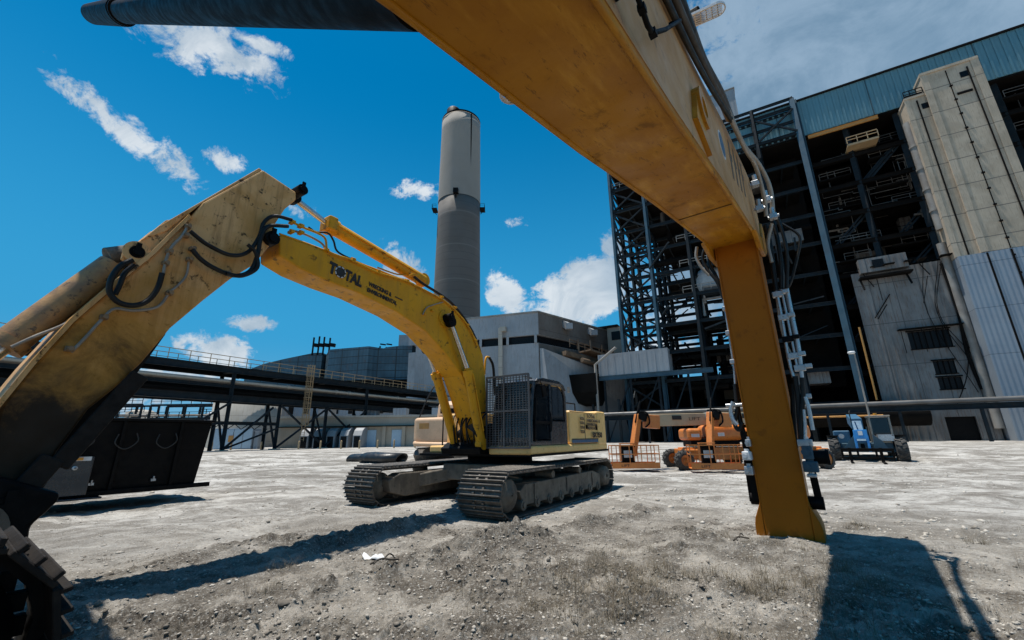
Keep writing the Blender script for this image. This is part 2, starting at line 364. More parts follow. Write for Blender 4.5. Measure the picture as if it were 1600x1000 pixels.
MOUNDS = [(.05, 7.35, .75, .45, .20, 10), (-.55, 7.0, .6, .35, .13, 30), (-1.1, 6.5, .7, .3, .10, 40), (-2.6, 7.95, 1.2, .3, .15, 52), (-3.9, 7.4, 1.1, .35, .10, 35), (-1.9, 8.9, .5, .3, .14, 50),
          (-1.7, 5.6, .8, .14, .12, 50), (-2.15, 5.0, .6, .12, .09, 50), (2.9, 7.3, .6, .35, .12, -40), (2.4, 6.6, .5, .3, .08, 0), (.9, 4.6, .6, .45, .09, 20), (-.3, 4.0, .7, .4, .07, 0), (1.4, 8.6, .9, .25, .12, 40), (2.6, 9.6, .9, .25, .12, 45), (.2, 5.6, .9, .5, .08, 10)]
def roughmask(x, y):
    r = np.hypot(x-.2, (y-5.0))
    m = 1-sst(3.0, 6.5, np.hypot((x-.6)*.75, y-4.6))
    m = np.maximum(m, .75*(1-sst(.8, 2.2, np.hypot(x-2.8, y-7.3))))
    m = np.maximum(m, .55*(1-sst(.5, 1.6, np.hypot((x+3.2)*.6, y-7.6))))
    return m*(.45+.55*sst(-.3, .5, fbm(x*.55, y*.55, 3, 5)))
def soilmask(x, y):
    q = np.zeros_like(x)
    for cx, cy, a, b, hh, dg in MOUNDS:
        t = math.radians(dg); dx = x-cx; dy = y-cy; u = (dx*math.cos(t)+dy*math.sin(t))/(a*1.25); v = (-dx*math.sin(t)+dy*math.cos(t))/(b*1.35)
        q = np.maximum(q, np.exp(-(u*u+v*v))*min(1, hh/.12))
    q = np.maximum(q, .8*roughmask(x, y)*sst(-.2, .5, fbm(x*1.1+5, y*1.1, 4, 77)))
    return np.clip(q*(1.1+.8*fbm(x*4, y*4, 3, 61)), 0, 1)
def gheight(x, y):
    x = np.asarray(x, float); y = np.asarray(y, float); r = np.hypot(x, y)
    h = .5*sst(28, 46, r)
    fade = 1-sst(14, 40, r)
    h = h+.02*fbm(x*.5, y*.5, 4, 1)*fade+.02*fbm(x*.08, y*.08, 2, 4)*sst(10, 30, r)
    rm = roughmask(x, y)
    h = h+fade*.018*fbm(x*2.1, y*2.1, 4, 11)
    for cx, cy, a, b, hh, dg in MOUNDS:
        t = math.radians(dg); dx = x-cx; dy = y-cy; u = (dx*math.cos(t)+dy*math.sin(t))/a; v = (-dx*math.sin(t)+dy*math.cos(t))/b
        q = np.exp(-(u*u+v*v)); h = h+hh*q*(1+.5*fbm(x*3, y*3, 3, 21)); rm = np.maximum(rm, q*1.1)
    cl = fbm(x*5.5, y*5.5, 4, 31, .6); h = h+rm*.05*np.maximum(cl, -.45)*(1-sst(8, 16, r))
    q2 = fbm(x*13, y*13, 3, 41, .65); h = h+(.25+rm)*.017*(q2-1.1*np.maximum(0, .25-np.abs(q2)))*(1-sst(7, 12, r))
    h = h+(.3+rm)*.007*fbm(x*34, y*34, 2, 47)*(1-sst(5, 9, r))
    # crawler prints beside the machine
    e = EX; X = (x-e.o[0])*e.x[0]+(y-e.o[1])*e.x[1]; Y = (x-e.o[0])*e.y[0]+(y-e.o[1])*e.y[1]
    for c in (-.56, -4.4):
        k = (1-sst(.55, .75, np.abs(X-c)))*(1-sst(3.1, 3.5, np.abs(Y-3.08))); h = h*(1-k)+k*(-.01)
    q3 = fbm(x*1.7, y*1.7, 4, 91, .6); h = h+.022*(q3-1.0*np.maximum(0, .3-np.abs(q3)))*sst(7, 14, r)*(1-sst(35, 55, r))*(.4+.6*sst(-.2, .4, fbm(x*.2, y*.2, 3, 95)))
    # grouser prints of the crawlers
    for c, ya, yb in ((-.56, -4.6, -.1), (-4.4, -3.4, -.1), (-.56, 6.3, 12), (-4.4, 6.3, 14)):
        k = (1-sst(.45, .56, np.abs(X-c)))*sst(ya, ya+.5, Y)*(1-sst(yb-.3, yb, Y)); h = h+k*(.016*np.sign(np.sin(Y*2*np.pi/.2))-.018)*(.4+.6*sst(-.3, .3, fbm(x*.9, y*.9, 2, 99)))
    # wheel ruts further out
    rut = (1-sst(.15, .4, np.abs(y-(19+.12*x+1.2*np.sin(x*.13)))))+(1-sst(.15, .4, np.abs(y-(20.8+.12*x+1.2*np.sin(x*.13)))))
    h = h-.03*rut*fade
    return h-.0
NR, NA = 1097, 900
rad = np.concatenate([np.exp(np.linspace(math.log(.9), math.log(2.2), 40))[:-1], np.exp(np.linspace(math.log(2.2), math.log(13), 560))[:-1], np.exp(np.linspace(math.log(13), math.log(60), 420))[:-1], np.exp(np.linspace(math.log(60), math.log(4200), 80))])
ang = np.concatenate([np.linspace(math.radians(20), math.radians(160), NA-90), np.linspace(math.radians(160), math.radians(380), 92)[1:-1]])
AA, RR = np.meshgrid(ang, rad); GX = RR*np.cos(AA); GY = RR*np.sin(AA); GZ = gheight(GX, GY)
nv = NR*NA; co = np.stack([GX, GY, GZ], -1).reshape(-1, 3)
co = np.vstack([co, [[0, 0, float(gheight(0, 0))]]])
i = np.arange(NR-1)[:, None]*NA; j = np.arange(NA)[None, :]; j2 = (j+1) % NA
quads = np.stack([i+j, i+NA+j, i+NA+j2, i+j2], -1).reshape(-1, 4)[:, ::-1]
tris = [(nv, k, (k+1) % NA) for k in range(NA)]
me = bpy.data.meshes.new('ground'); nq = len(quads)
me.vertices.add(len(co)); me.vertices.foreach_set('co', co.ravel())
me.loops.add(nq*4+NA*3); me.polygons.add(nq+NA)
me.loops.foreach_set('vertex_index', np.concatenate([quads.ravel(), np.array(tris).ravel()]).astype(np.int32))
me.polygons.foreach_set('loop_start', np.concatenate([np.arange(nq)*4, nq*4+np.arange(NA)*3]).astype(np.int32))
me.polygons.foreach_set('use_smooth', [True]*(nq+NA)); me.update(calc_edges=True); me.validate()
G = bpy.data.materials.new('crushed_limestone'); G.use_nodes = True; t = NT(G.node_tree); bs = G.node_tree.nodes['Principled BSDF']
ge = t.new('ShaderNodeNewGeometry'); Pw = ge.outputs['Position']
sep = t.new('ShaderNodeSeparateXYZ'); t.put(sep.inputs[0], Pw)
flat = t.new('ShaderNodeCombineXYZ'); t.put(flat.inputs[0], sep.outputs[0]); t.put(flat.inputs[1], sep.outputs[1])
P2 = flat.outputs[0]
far = t.ramp(t.math('SQRT', t.math('ADD', t.math('POWER', t.math('SUBTRACT', sep.outputs[0], .6), 2), t.math('POWER', sep.outputs[1], 2))), 5.0, 14.0)
dirt = t.mix(t.ramp(t.noise(P2, 1.3, 8, .65, .6), .36, .64), (.125, .106, .083), (.41, .37, .315))
pale = t.mix(t.ramp(t.noise(t.vmul(P2, (.8, 1.0, 1)), .45, 13, .80, .7), .42, .60), (.20, .183, .16), (.53, .505, .465))
col = t.mix(far, dirt, pale)
an = t.new('ShaderNodeAttribute'); an.attribute_name = 'soil'
soilc = t.mix(t.ramp(t.noise(P2, 9, 8, .7, .5), .4, .62), (.055, .045, .035), (.17, .148, .12))
col = t.mix(t.math('MULTIPLY', t.ramp(an.outputs['Fac'], .15, .75), .85), col, soilc)
col = t.mix(t.math('MULTIPLY', t.ramp(t.noise(P2, 34, 5, .7), .50, .66), .55), col, (.52, .50, .46))
col = t.mix(t.math('MULTIPLY', t.ramp(t.noise(P2, 19, 6, .75), .53, .68), .6), col, (.07, .06, .05))
col = t.mix(t.math('MULTIPLY', t.ramp(t.noise(t.vmul(P2, (.45, 1.2, 1)), .9, 11, .74, 1.4), .55, .66), .6), col, (.17, .148, .122))
col = t.mix(t.math('MULTIPLY', t.ramp(t.noise(P2, 4.2, 10, .78, .9), .56, .64), .5), col, (.13, .113, .092))
brk = t.ramp(t.noise(P2, .9, 8, .7, .5), .40, .60)
for cx_, cy_, R_, wd_ in ((10, 60, 42, .34), (10, 60, 44.4, .34), (-30, 36, 29, .4), (-30, 36, 31.3, .4), (46, 6, 27, .34), (46, 6, 29.4, .34), (-6, 48, 26, .4), (-6, 48, 28.5, .4), (30, -24, 40, .3), (30, -24, 42.3, .3), (-14, -20, 41, .35), (-14, -20, 43.5, .35), (4, 72, 38, .5), (0, 90, 52, .6)):
    dd_ = t.math('SQRT', t.math('ADD', t.math('POWER', t.math('SUBTRACT', sep.outputs[0], cx_), 2), t.math('POWER', t.math('SUBTRACT', sep.outputs[1], cy_), 2)))
    e_ = t.math('ABSOLUTE', t.math('ADD', t.math('SUBTRACT', dd_, R_), t.math('MULTIPLY', t.math('SUBTRACT', t.noise(P2, .35, 3), .5), 1.2)))
    f_ = t.math('MULTIPLY', t.ramp(e_, wd_*.3, wd_*1.3, .62, 0), t.math('MULTIPLY', brk, far))
    col = t.mix(f_, col, (.15, .132, .11))
t.put(bs.inputs['Base Color'], col); bs.inputs['Roughness'].default_value = .95; bs.inputs['Specular IOR Level'].default_value = .15
hh = t.math('ADD', t.math('MULTIPLY', t.noise(P2, 55, 5, .7), .35), t.noise(P2, 14, 8, .72))
bn = t.new('ShaderNodeBump'); bn.inputs['Strength'].default_value = 1.0; bn.inputs['Distance'].default_value = .06; t.put(bn.inputs['Height'], hh)
t.put(bs.inputs['Normal'], bn.outputs[0])
me.materials.append(G)
at = me.attributes.new('soil', 'FLOAT', 'POINT'); at.data.foreach_set('value', soilmask(co[:, 0], co[:, 1]).astype(np.float32))
ground = bpy.data.objects.new('ground', me); COL.objects.link(ground); ground['kind'] = 'structure'

M_ROCK = mat('limestone_chips', (.50, .46, .40), .9, 0, var=(.15, .13, .105), var_amt=.9, scale=2.5, bump=.4, spots=(.5, .48, .44), spot_amt=.6, spot_scale=5)
M_CLOD = mat('dirt_clods', (.115, .098, .078), .95, 0, var=(.33, .29, .24), var_amt=.8, scale=4, bump=.5)
def scatter(name, mt, n, rmin, rmax, smin, smax, power, maskfn, label, cat):
    base = np.array([(1, 0, 0), (-1, 0, 0), (0, 1, 0), (0, -1, 0), (0, 0, 1), (0, 0, -1), (.6, .6, .6), (-.6, .6, .5), (.6, -.6, .5), (-.6, -.6, .6)], float)
    fcs = [(4, 0, 6), (6, 0, 2), (4, 6, 2), (4, 2, 7), (7, 2, 1), (4, 7, 1), (4, 1, 9), (9, 1, 3), (4, 9, 3), (4, 3, 8), (8, 3, 0), (4, 8, 0), (5, 2, 0), (5, 1, 2), (5, 3, 1), (5, 0, 3)]
    a = rng.uniform(math.radians(32), math.radians(158), n*4); r = rmin+(rmax-rmin)*rng.uniform(0, 1, n*4)**power
    x = r*np.cos(a); y = r*np.sin(a); keep = rng.uniform(0, 1, n*4) < maskfn(x, y); x = x[keep][:n]; y = y[keep][:n]; n = len(x)
    z = gheight(x, y); s = smin*(smax/smin)**(rng.uniform(0, 1, n)**2.8)
    V = base[None]*(1+rng.uniform(-.55, .45, (n, 10, 3)))*s[:, None, None]*np.stack([rng.uniform(.7, 1.3, n), rng.uniform(.6, 1.1, n), rng.uniform(.45, .85, n)], -1)[:, None]
    th = rng.uniform(0, 6.28, n); c, sn = np.cos(th)[:, None], np.sin(th)[:, None]
    VX = V[..., 0]*c-V[..., 1]*sn+x[:, None]; VY = V[..., 0]*sn+V[..., 1]*c+y[:, None]; VZ = V[..., 2]+z[:, None]-s[:, None]*.08
    co = np.stack([VX, VY, VZ], -1).reshape(-1, 3); fc = (np.array(fcs)[None]+np.arange(n)[:, None, None]*10).reshape(-1, 3)
    me = bpy.data.meshes.new(name); me.vertices.add(len(co)); me.vertices.foreach_set('co', co.ravel()); me.loops.add(fc.size); me.polygons.add(len(fc))
    me.loops.foreach_set('vertex_index', fc.ravel().astype(np.int32)); me.polygons.foreach_set('loop_start', (np.arange(len(fc))*3).astype(np.int32)); me.update(calc_edges=True)
    me.materials.append(mt); o = bpy.data.objects.new(name, me); COL.objects.link(o); return tag(o, label, cat, None, 'stuff')
scatter('gravel', M_ROCK, 42000, 2.2, 14, .004, .026, 1.0, lambda x, y: .15+.85*roughmask(x, y), 'pale crushed limestone chips strewn over the dirt', 'gravel')
scatter('coarse_gravel', M_ROCK, 9000, 9, 42, .015, .07, 1.0, lambda x, y: .25+.75*sst(-.1, .4, fbm(x*.25, y*.25, 3, 71)), 'coarser pale stones strewn over the yard behind the machines', 'gravel')
scatter('dirt_clods', M_CLOD, 9000, 2.2, 10, .006, .040, 1.0, lambda x, y: .03+.97*roughmask(x, y)**1.5, 'dark clods of dug earth in the foreground', 'dirt')
scatter('earth_lumps', M_CLOD, 420, 2.4, 10, .025, .10, 1.0, lambda x, y: sst(.55, .9, soilmask(x, y)), 'larger dark lumps of dug earth lying along the low mounds', 'dirt')
# dry grass
M_GRASS = mat('dry_grass', (.085, .066, .042), .8, var=(.30, .24, .15), var_amt=.7, scale=20, bump=.0)
def grass():
    tufts = []
    k = 0
    while k < 620:
        x = rng.normal(2.2, 1.0); y = rng.normal(4.9, .85)
        if float(fbm(np.array(x*1.6), np.array(y*1.6), 3, 55)) > rng.uniform(-.25, .55): tufts.append((x, y, rng.uniform(.5, 1.5))); k += 1
    k = 0
    while k < 130:
        x = rng.normal(3.3, 1.1); y = rng.normal(6.6, .8)
        if float(fbm(np.array(x*1.4), np.array(y*1.4), 3, 56)) > 0.05: tufts.append((x, y, rng.uniform(.4, .9))); k += 1
    for k in range(170):
        a = rng.uniform(math.radians(40), math.radians(150)); r = rng.uniform(2.6, 13); tufts.append((r*math.cos(a), r*math.sin(a), rng.uniform(.25, .8)))
    for x, y in ((3.9, 5.6), (5.9, 7.9), (6.1, 8.1), (-3.0, 5.9), (-2.7, 5.2), (.55, 5.2), (1.0, 4.4), (.2, 4.6), (6.8, 6.9)):
        for q in range(10): tufts.append((x+rng.normal(0, .08), y+rng.normal(0, .08), 1.1))
    V = []; Fc = []
    for tx, ty, s in tufts:
        nb = int(rng.integers(8, 22)); tz = float(gheight(tx, ty))
        for b in range(nb):
            a = rng.uniform(0, 6.28); L = rng.uniform(.05, .20)*s; lean = rng.uniform(.2, 1.3); wd = rng.uniform(.0008, .0019)
            bx = tx+rng.normal(0, .035); by = ty+rng.normal(0, .035); dx, dy = math.cos(a), math.sin(a); k = len(V)
            for u in (0, .5, 1):
                px = bx+dx*L*lean*u*u; py = by+dy*L*lean*u*u; pz = tz-.01+L*(u-.25*lean*u*u); ww = wd*(1-u*.8)
                V.append((px-dy*ww, py+dx*ww, pz)); V.append((px+dy*ww, py-dx*ww, pz))
            Fc += [(k, k+1, k+3, k+2), (k+2, k+3, k+5, k+4)]
    me = bpy.data.meshes.new('dry_grass'); me.from_pydata(V, [], Fc); me.materials.append(M_GRASS)
    o = bpy.data.objects.new('dry_grass', me); COL.objects.link(o); tag(o, 'dry brown grass tufts growing out of the crushed stone', 'grass', None, 'stuff')
grass()

# ------------------------------------------------------------------ power station
def rail(mb, p, q, h=1.1, step=2.2, r=.035, toe=False):
    p = Vector(p); q = Vector(q); L = (q-p).length; n = max(1, round(L/step)); z = Vector((0, 0, 1))
    mb.bar(p+z*h, q+z*h, r*2); mb.bar(p+z*h*.55, q+z*h*.55, r*1.6)
    for k in range(n+1):
        a = p.lerp(q, k/n); mb.bar(a, a+z*(h-r), r*1.8)

# chimney
cx, cy = -16.4, 118
ch = thing('chimney', 'tall round concrete chimney, pale above and darker below', 'chimney', (cx, cy, .5))
def rad_at(z): return 7.05-(7.05-6.25)*(z-30)/(105-30)
zt = 104.5; zb = 73.5; OFF = (0, 0, 0)
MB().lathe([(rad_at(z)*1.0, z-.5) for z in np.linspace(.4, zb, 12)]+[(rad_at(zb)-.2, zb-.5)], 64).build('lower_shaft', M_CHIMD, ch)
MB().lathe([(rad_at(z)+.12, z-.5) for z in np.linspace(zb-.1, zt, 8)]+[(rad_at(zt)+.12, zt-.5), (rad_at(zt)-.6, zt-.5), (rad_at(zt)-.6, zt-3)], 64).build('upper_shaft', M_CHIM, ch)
b = MB(); b.lathe([(rad_at(zt)+.22, zt-.9), (rad_at(zt)+.22, zt-.2)], 64); b.lathe([(rad_at(zt)-.5, zt-.2), (.05, zt-.2)], 32); b.build('rim', M_DARK, ch)
b = MB(); b.lathe([(2.3, 0), (2.3, 3.3), (1.9, 3.8), (.1, 3.9)], 28, c=(-2.3, -2.4, zt-.7)); b.build('flue_cap', M_BLACK, ch)
b = MB(); b.lathe([(.25, 0), (.25, 30)], 8, c=(3.9, -5.0, zt-31)); b.build('lightning_rod', M_DARK, ch)
for sx in (-1, 1):
    b = MB(); x0 = sx*6.7
    b.box((sx*7.5, -1, zb-3), (1.6, 3, .2)); rail(b, (sx*8.2, -2.5, zb-2.9), (sx*8.2, .5, zb-2.9), 1.3, 1); rail(b, (sx*6.9, -2.5, zb-2.9), (sx*8.2, -2.5, zb-2.9), 1.3, 1)
    b.bar((sx*6.9, -1, zb-4.5), (sx*8.1, -1, zb-3.1), .15); b.build('platform', M_DARK, ch)
b = MB(); b.box((-.2, -7.0, zb), (1.5, 1.4, 1.6)); b.bar((-.2, -7.2, zb-.8), (-.2, -6.6, zb-2), .3); b.build('aviation_light', M_BLACK, ch)

# main boiler house (frame PL: a to the right, b away)
BH = thing('boiler_house', 'huge half stripped boiler house with teal siding on top and black open floors', 'power station', PL.w(15, 80, .4), -30)
o_ = (15, 80, .4)
def B(): return MB(off=o_)
def strip(mb, a0, a1, b, z0, z1, pitch=.9, d=.07):
    """profiled sheet: real ribs standing off the wall"""
    n = int((a1-a0)/pitch)
    for k in range(n): mb.box2((a0+k*pitch, b-d, z0), (a0+k*pitch+.3, b, z1))
b = B(); b.box2((2, 80, 52.5), (78, 100, 59.7)); strip(b, 2, 78, 80, 52.55, 59.65); b.build('teal_siding', M_TEAL, BH)
b = B(); b.box2((2.1, 80.1, 52.2), (78, 99.9, 52.49)); b.build('shade_sheet', M_DARK, BH)  # added dark sheet standing in for the shade under the siding
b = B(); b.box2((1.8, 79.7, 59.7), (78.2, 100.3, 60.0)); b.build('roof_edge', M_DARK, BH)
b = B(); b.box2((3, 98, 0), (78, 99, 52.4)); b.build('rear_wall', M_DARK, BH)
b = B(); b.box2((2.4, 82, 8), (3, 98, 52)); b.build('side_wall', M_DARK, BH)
zs = [5.7+5.2*k for k in range(9)]
for z in zs:
    b = B(); b.box2((14.2, 81.5+random.uniform(-.4, .6), z-.25), (78, 98, z)); b.ibeam((14, 80.9, z-.6), (78, 80.9, z-.6), .35, .7, .08); b.build('floor', M_DARK, BH)
for a in (20, 26.6, 38, 44, 50, 56, 62, 70):
    b = B(); b.ibeam((a, 81.2, .4), (a, 81.2, 52.4), .7, .7, .1); b.build('column', M_STEEL, BH)
b = B(); b.ibeam((13.5, 79.3, .4), (13.5, 79.3, 60.0), .85, .85, .12); b.build('column', M_STEEL_L, BH)
# railings, stairs, pipes between the floors
M_RAILD = mat('sooty_railing', (.11, .10, .088), .7, 0, var=(.03, .027, .024), var_amt=.7, scale=.5)
k = 0
for z in zs[1:]+[50.5]:
    for a0 in (15, 22, 38, 45, 52, 60):
        if random.random() < .15 or (a0 < 27 and z < 26): continue
        dz = random.choice((0, 0, 2.2, -1.6)); bb = 80.3+random.uniform(-.1, 3.5); L = random.uniform(3, 6.2)
        b = B(); rail(b, (a0+random.uniform(0, 1.5), bb, z+dz+.05), (a0+L, bb, z+dz+.05), 1.1, 1.8, .04)
        b.build('railing', M_RAILD, BH); b = B(); b.box2((a0, bb-.05, z+dz-.25), (a0+L, bb+1.4, z+dz)); b.build('gangway', M_DARK, BH)
for q in range(40):
    a = random.uniform(15, 27) if q < 22 else random.uniform(38, 62); z0 = random.uniform(27, 46); bb = random.uniform(81.6, 86)
    b = B(); r = random.choice((.05, .07, .09, .2)); pts = [(a, bb, z0)]
    for s_ in range(4):
        a = min(26.6 if q < 22 else 70, max(14.5, a+random.choice((-1, 1))*random.uniform(.5, 6))); pts.append((a, bb, pts[-1][2])); pts.append((a, bb, pts[-1][2]+random.choice((.4, -.5, 1.2, -5, 4)))); bb += random.uniform(0, .6); pts.append((a, bb, pts[-1][2]))
    b.path(pts, r, 8, curve=False); b.build('pipe', (M_RAILD, M_DARK, M_RAILD, M_RAIL)[q % 4], BH)
for q in range(16):
    a = random.uniform(15, 26) if q < 9 else random.uniform(38, 60); z0 = random.uniform(10, 46); bb = random.uniform(82, 90)
    b = B(); s_ = random.uniform(1, 3.5); b.box((a, bb, z0), (s_, s_, random.uniform(1, 4))); b.build('duct', random.choice((M_DARK, M_STEEL, M_DARK, M_GREYW)), BH)
for q in range(14):
    a = random.uniform(14.5, 25); z0 = random.choice(zs[:-1]); bb = random.uniform(81, 84)
    b = B(); b.bar((a, bb, z0), (a+5, bb, z0+5.2), .25); b.bar((a+.6, bb, z0), (a+5.6, bb, z0+5.2), .06, .3); b.build('stair', M_STEEL, BH)
# small bright platform and crane beam under the siding
b = B(); p0 = PL.px(1322, 219, y=79.2); p1 = PL.px(1371, 208, y=79.2); z_ = p0[2]
rail(b, (p0[0], 79.0, z_-.9), (p1[0], 79.0, z_-.9), 1.2, 1.3, .06); b.box2((p0[0], 79.0, z_-1.3), (p1[0], 81.5, z_-.95)); b.build('platform', M_YRAIL, BH)
b = B(); b.ibeam((14.5, 79.6, 51.7), (24, 79.6, 51.7), .3, .6); b.build('crane_beam', M_OCH, BH)
b = B(); b.tube((26.9, 78.9, 30), (26.9, 78.9, 48.5), .62, 18)
for z in (33, 36.5, 40, 44): b.tube((26.9, 78.9, z), (26.9, 78.9, z+.3), .72, 18)
b.tube((26.4, 79.2, 2), (26.4, 79.2, 28), .5, 16); b.build('vertical_duct', M_RAIL, BH)
# lower sheeted wall with its openings
def wallwith(mb, a0, a1, b0, b1, z0, z1, holes):
    """sheet wall cut by rectangular holes (a0,a1,z0,z1)"""
    xs = sorted({a0, a1, *[h[0] for h in holes], *[h[1] for h in holes]}); zz = sorted({z0, z1, *[h[2] for h in holes], *[h[3] for h in holes]})
    for i in range(len(xs)-1):
        run = None
        for j in range(len(zz)-1):
            c = ((xs[i]+xs[i+1])/2, (zz[j]+zz[j+1])/2); solid = not any(h[0] < c[0] < h[1] and h[2] < c[1] < h[3] for h in holes)
            if solid and run is None: run = zz[j]
            if not solid and run is not None: mb.box2((xs[i], b0, run), (xs[i+1], b1, zz[j])); run = None
        if run is not None: mb.box2((xs[i], b0, run), (xs[i+1], b1, z1))
def hole(x0, y0, x1, y1, b=79.5):
    p = PL.px(x0, y0, y=b); q = PL.px(x1, y1, y=b); return (min(p[0], q[0]), max(p[0], q[0]), q[2], p[2])
H1 = (20.2, 24.6, 13.1, 15.6); H2 = (22.0, 24.2, 9.4, 11.2); H3 = (22.0, 24.4, 7.3, 8.9); H4 = (21.6, 24.6, .4, 3.6)
b = B(); wallwith(b, 15.6, 26.6, 79.5, 79.8, .3, 25.6, [H1, H2, H3, H4])
for k in range(12):
    a = 15.8+k*.9
    if not (H1[0]-.2 < a < H1[1]): b.box2((a, 79.43, .3), (a+.12, 79.5, 25.6))
b.build('sheeted_wall', M_GREYW, BH)
for Hh, n in ((H1, 7), (H2, 4), (H3, 4)):
    b = B(); b.box2((Hh[0], 79.75, Hh[2]), (Hh[1], 79.79, Hh[3])); f = b.build('window', M_GLASSD, BH)
    b = B()
    for k in range(n+1):
        a = Hh[0]+(Hh[1]-Hh[0])*k/n; b.box2((a-.04, 79.6, Hh[2]), (a+.04, 79.74, Hh[3]))
    b.box2((Hh[0]-.15, 79.3, Hh[3]), (Hh[1]+.15, 79.52, Hh[3]+.18)); b.box2((Hh[0]-.1, 79.38, Hh[2]-.14), (Hh[1]+.1, 79.52, Hh[2])); b.build('frame', M_DARK, f)
b = B(); b.box2((H4[0], 79.9, H4[2]), (H4[1], 80, H4[3])); b.build('doorway', M_BLACK, BH)
b = B(); b.box2((16.6, 78.4, 25.2), (22.2, 79.6, 27.4)); f = b.build('sheeted_box', M_GREYW, BH)
b = B(); b.box2((18.2, 78.3, 25.7), (19.5, 78.39, 27.0)); b.build('window', M_GLASSD, f)
b = B(); b.box2((16.3, 78.0, 24.3), (22.4, 79.5, 24.55)); b.bar((21.9, 78.2, 22.5), (21.9, 79.3, 24.4), .2); b.bar((16.5, 78.2, 22.5), (16.5, 79.3, 24.4), .2); b.build('canopy', M_DARK, BH)
b = B(); b.box2((19.2, 78.6, 15.9), (26, 79.45, 16.05))
for a in (19.4, 21.6, 23.8, 25.8): b.bar((a, 78.7, 12.5), (a, 78.7, 16), .07)
b.build('window_frame_gantry', M_DARK, BH)
for q in range(6):
    a = random.uniform(16.5, 26); z0 = random.uniform(19, 27.5); a2 = min(26.3, max(16, a+random.uniform(-2.6, 2.6))); bo = random.uniform(78.6, 79.35)
    b = B(); b.bar((a, bo, z0), (a2, bo+.05, z0-random.uniform(1.0, 4.0)), random.uniform(.05, .16)); b.build('shadow_strut', M_DARK, BH)  # added bars set off the wall to throw streaks of shadow
for q in range(5):
    a = 17.5+q*2.0+random.uniform(-.4, .4); b = B(); b.bar((a, 78.5, 25.9), (a+random.uniform(.5, 1.6), 78.5, 25.9), random.uniform(.7, 1.6), .1); b.build('shadow_strut', M_DARK, BH)  # more added bars, put here for the shadows they cast down the wall
b = B(); b.tube((14.9, 78.9, 6.2), (14.9, 78.9, 17), .13, 8); b.build('gas_pipe', M_OCH, BH)
b = B()
b.path([(25.8, 79.2, 25), (26, 79.2, 18), (25.6, 79.2, 12), (25.9, 79.2, 7)], .2, 8); b.path([(26.2, 79.1, 14), (24.9, 79.1, 9), (23, 79.1, 5)], .06, 6)
for q in range(3): b.path([(random.uniform(23, 26), 79.2, 25.5), (random.uniform(22, 26.3), 79.25, 18), (random.uniform(24, 26.4), 79.2, random.uniform(6, 14))], .045, 5)
b.build('hanging_cable', M_DARK, BH)

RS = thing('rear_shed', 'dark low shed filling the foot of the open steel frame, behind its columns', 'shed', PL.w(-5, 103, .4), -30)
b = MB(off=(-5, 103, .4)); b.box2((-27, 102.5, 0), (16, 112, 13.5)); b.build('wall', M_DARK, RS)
b = MB(off=(-5, 103, .4)); b.add([(-6, 101.6, 9), (2, 101.6, 9), (2, 101.6, 14), (-6, 101.6, 17), (-6, 109, 9), (2, 109, 9), (2, 109, 14), (-6, 109, 17)], [(0, 1, 2, 3), (7, 6, 5, 4), (0, 4, 5, 1), (1, 5, 6, 2), (2, 6, 7, 3), (3, 7, 4, 0)]); b.build('lean_to', M_BEIGE, RS)
# concrete lift tower
LT = thing('lift_tower', 'tall beige concrete lift tower with pale blue sheeting on its lower half', 'tower', PL.w(32.3, 77, .4), -30)
o2 = (32.3, 77, .4)
LT.location = PL.w(31.09, 77, .4); LT.scale = (.9625, 1, .9625)
def T(): return MB(off=o2)
b = T(); b.box2((30.4, 77, 26), (36.9, 83, 56.9)); b.box2((27.9, 77.4, 26), (30.4, 83, 53.6)); b.build('concrete_shaft', M_CONC, LT)
b = T(); b.box2((30.3, 76.88, 26), (31.1, 77, 57.3)); b.box2((36.1, 76.88, 26), (37.0, 77, 57.3)); b.box2((27.8, 77.3, 26), (28.4, 77.4, 54.0)); b.box2((30.3, 76.8, 56.9), (37, 83, 57.3)); b.box2((27.8, 77.2, 53.6), (30.3, 83, 54))
b.build('corner_pilaster', M_CONC, LT)
b = T(); b.box2((33.2, 76.94, 26), (33.3, 76.99, 56.5))
b.build('vertical_conduit', M_DARK, LT)
for z in np.arange(4, 56, 2.6):
    b = T(); b.box2((33.1, 76.80, z), (33.42, 76.98, z+.24)); b.build('bracket', M_DARK, LT)
b = T(); b.box2((29.15, 77.25, 26), (29.3, 77.39, 53)); b.tube((35.55, 76.9, 1), (35.55, 76.9, 56), .09, 6); b.build('drain_pipe', M_DARK, LT)
b = T(); b.box2((27.9, 76.9, .2), (37, 83, 25.9)); n = int(9.0/.55)
for k in range(n): b.box2((27.95+k*.55, 76.86, .2), (28.15+k*.55, 76.9, 25.9))
b.build('blue_sheeting', M_CORR, LT)
b = T(); b.box2((30.75, 76.78, .2), (30.95, 76.85, 25.8)); b.box2((33.1, 76.78, .2), (33.3, 76.85, 25.8)); b.build('flashing', M_DARK, LT)
for aa, zz, ww in ((34.6, 54.4, 1.0), (29.6, 51.2, .9)):
    b = T(); b.box2((aa, 76.93 if aa > 31 else 77.33, zz), (aa+ww, 77.1 if aa > 31 else 77.5, zz+1)); b.build('window', M_GLASSD, LT)
b = T(); b.box2((33.6, 76.9, 51.6), (35.3, 77.05, 52.0)); b.build('louvre', M_DARK, LT)
b = T(); rail(b, (28, 77.5, 54), (30.3, 77.5, 54), 1.3, .8, .05); b.box2((28, 77.5, 54.0), (30.2, 82, 54.5)); b.build('railing', M_DARK, LT)

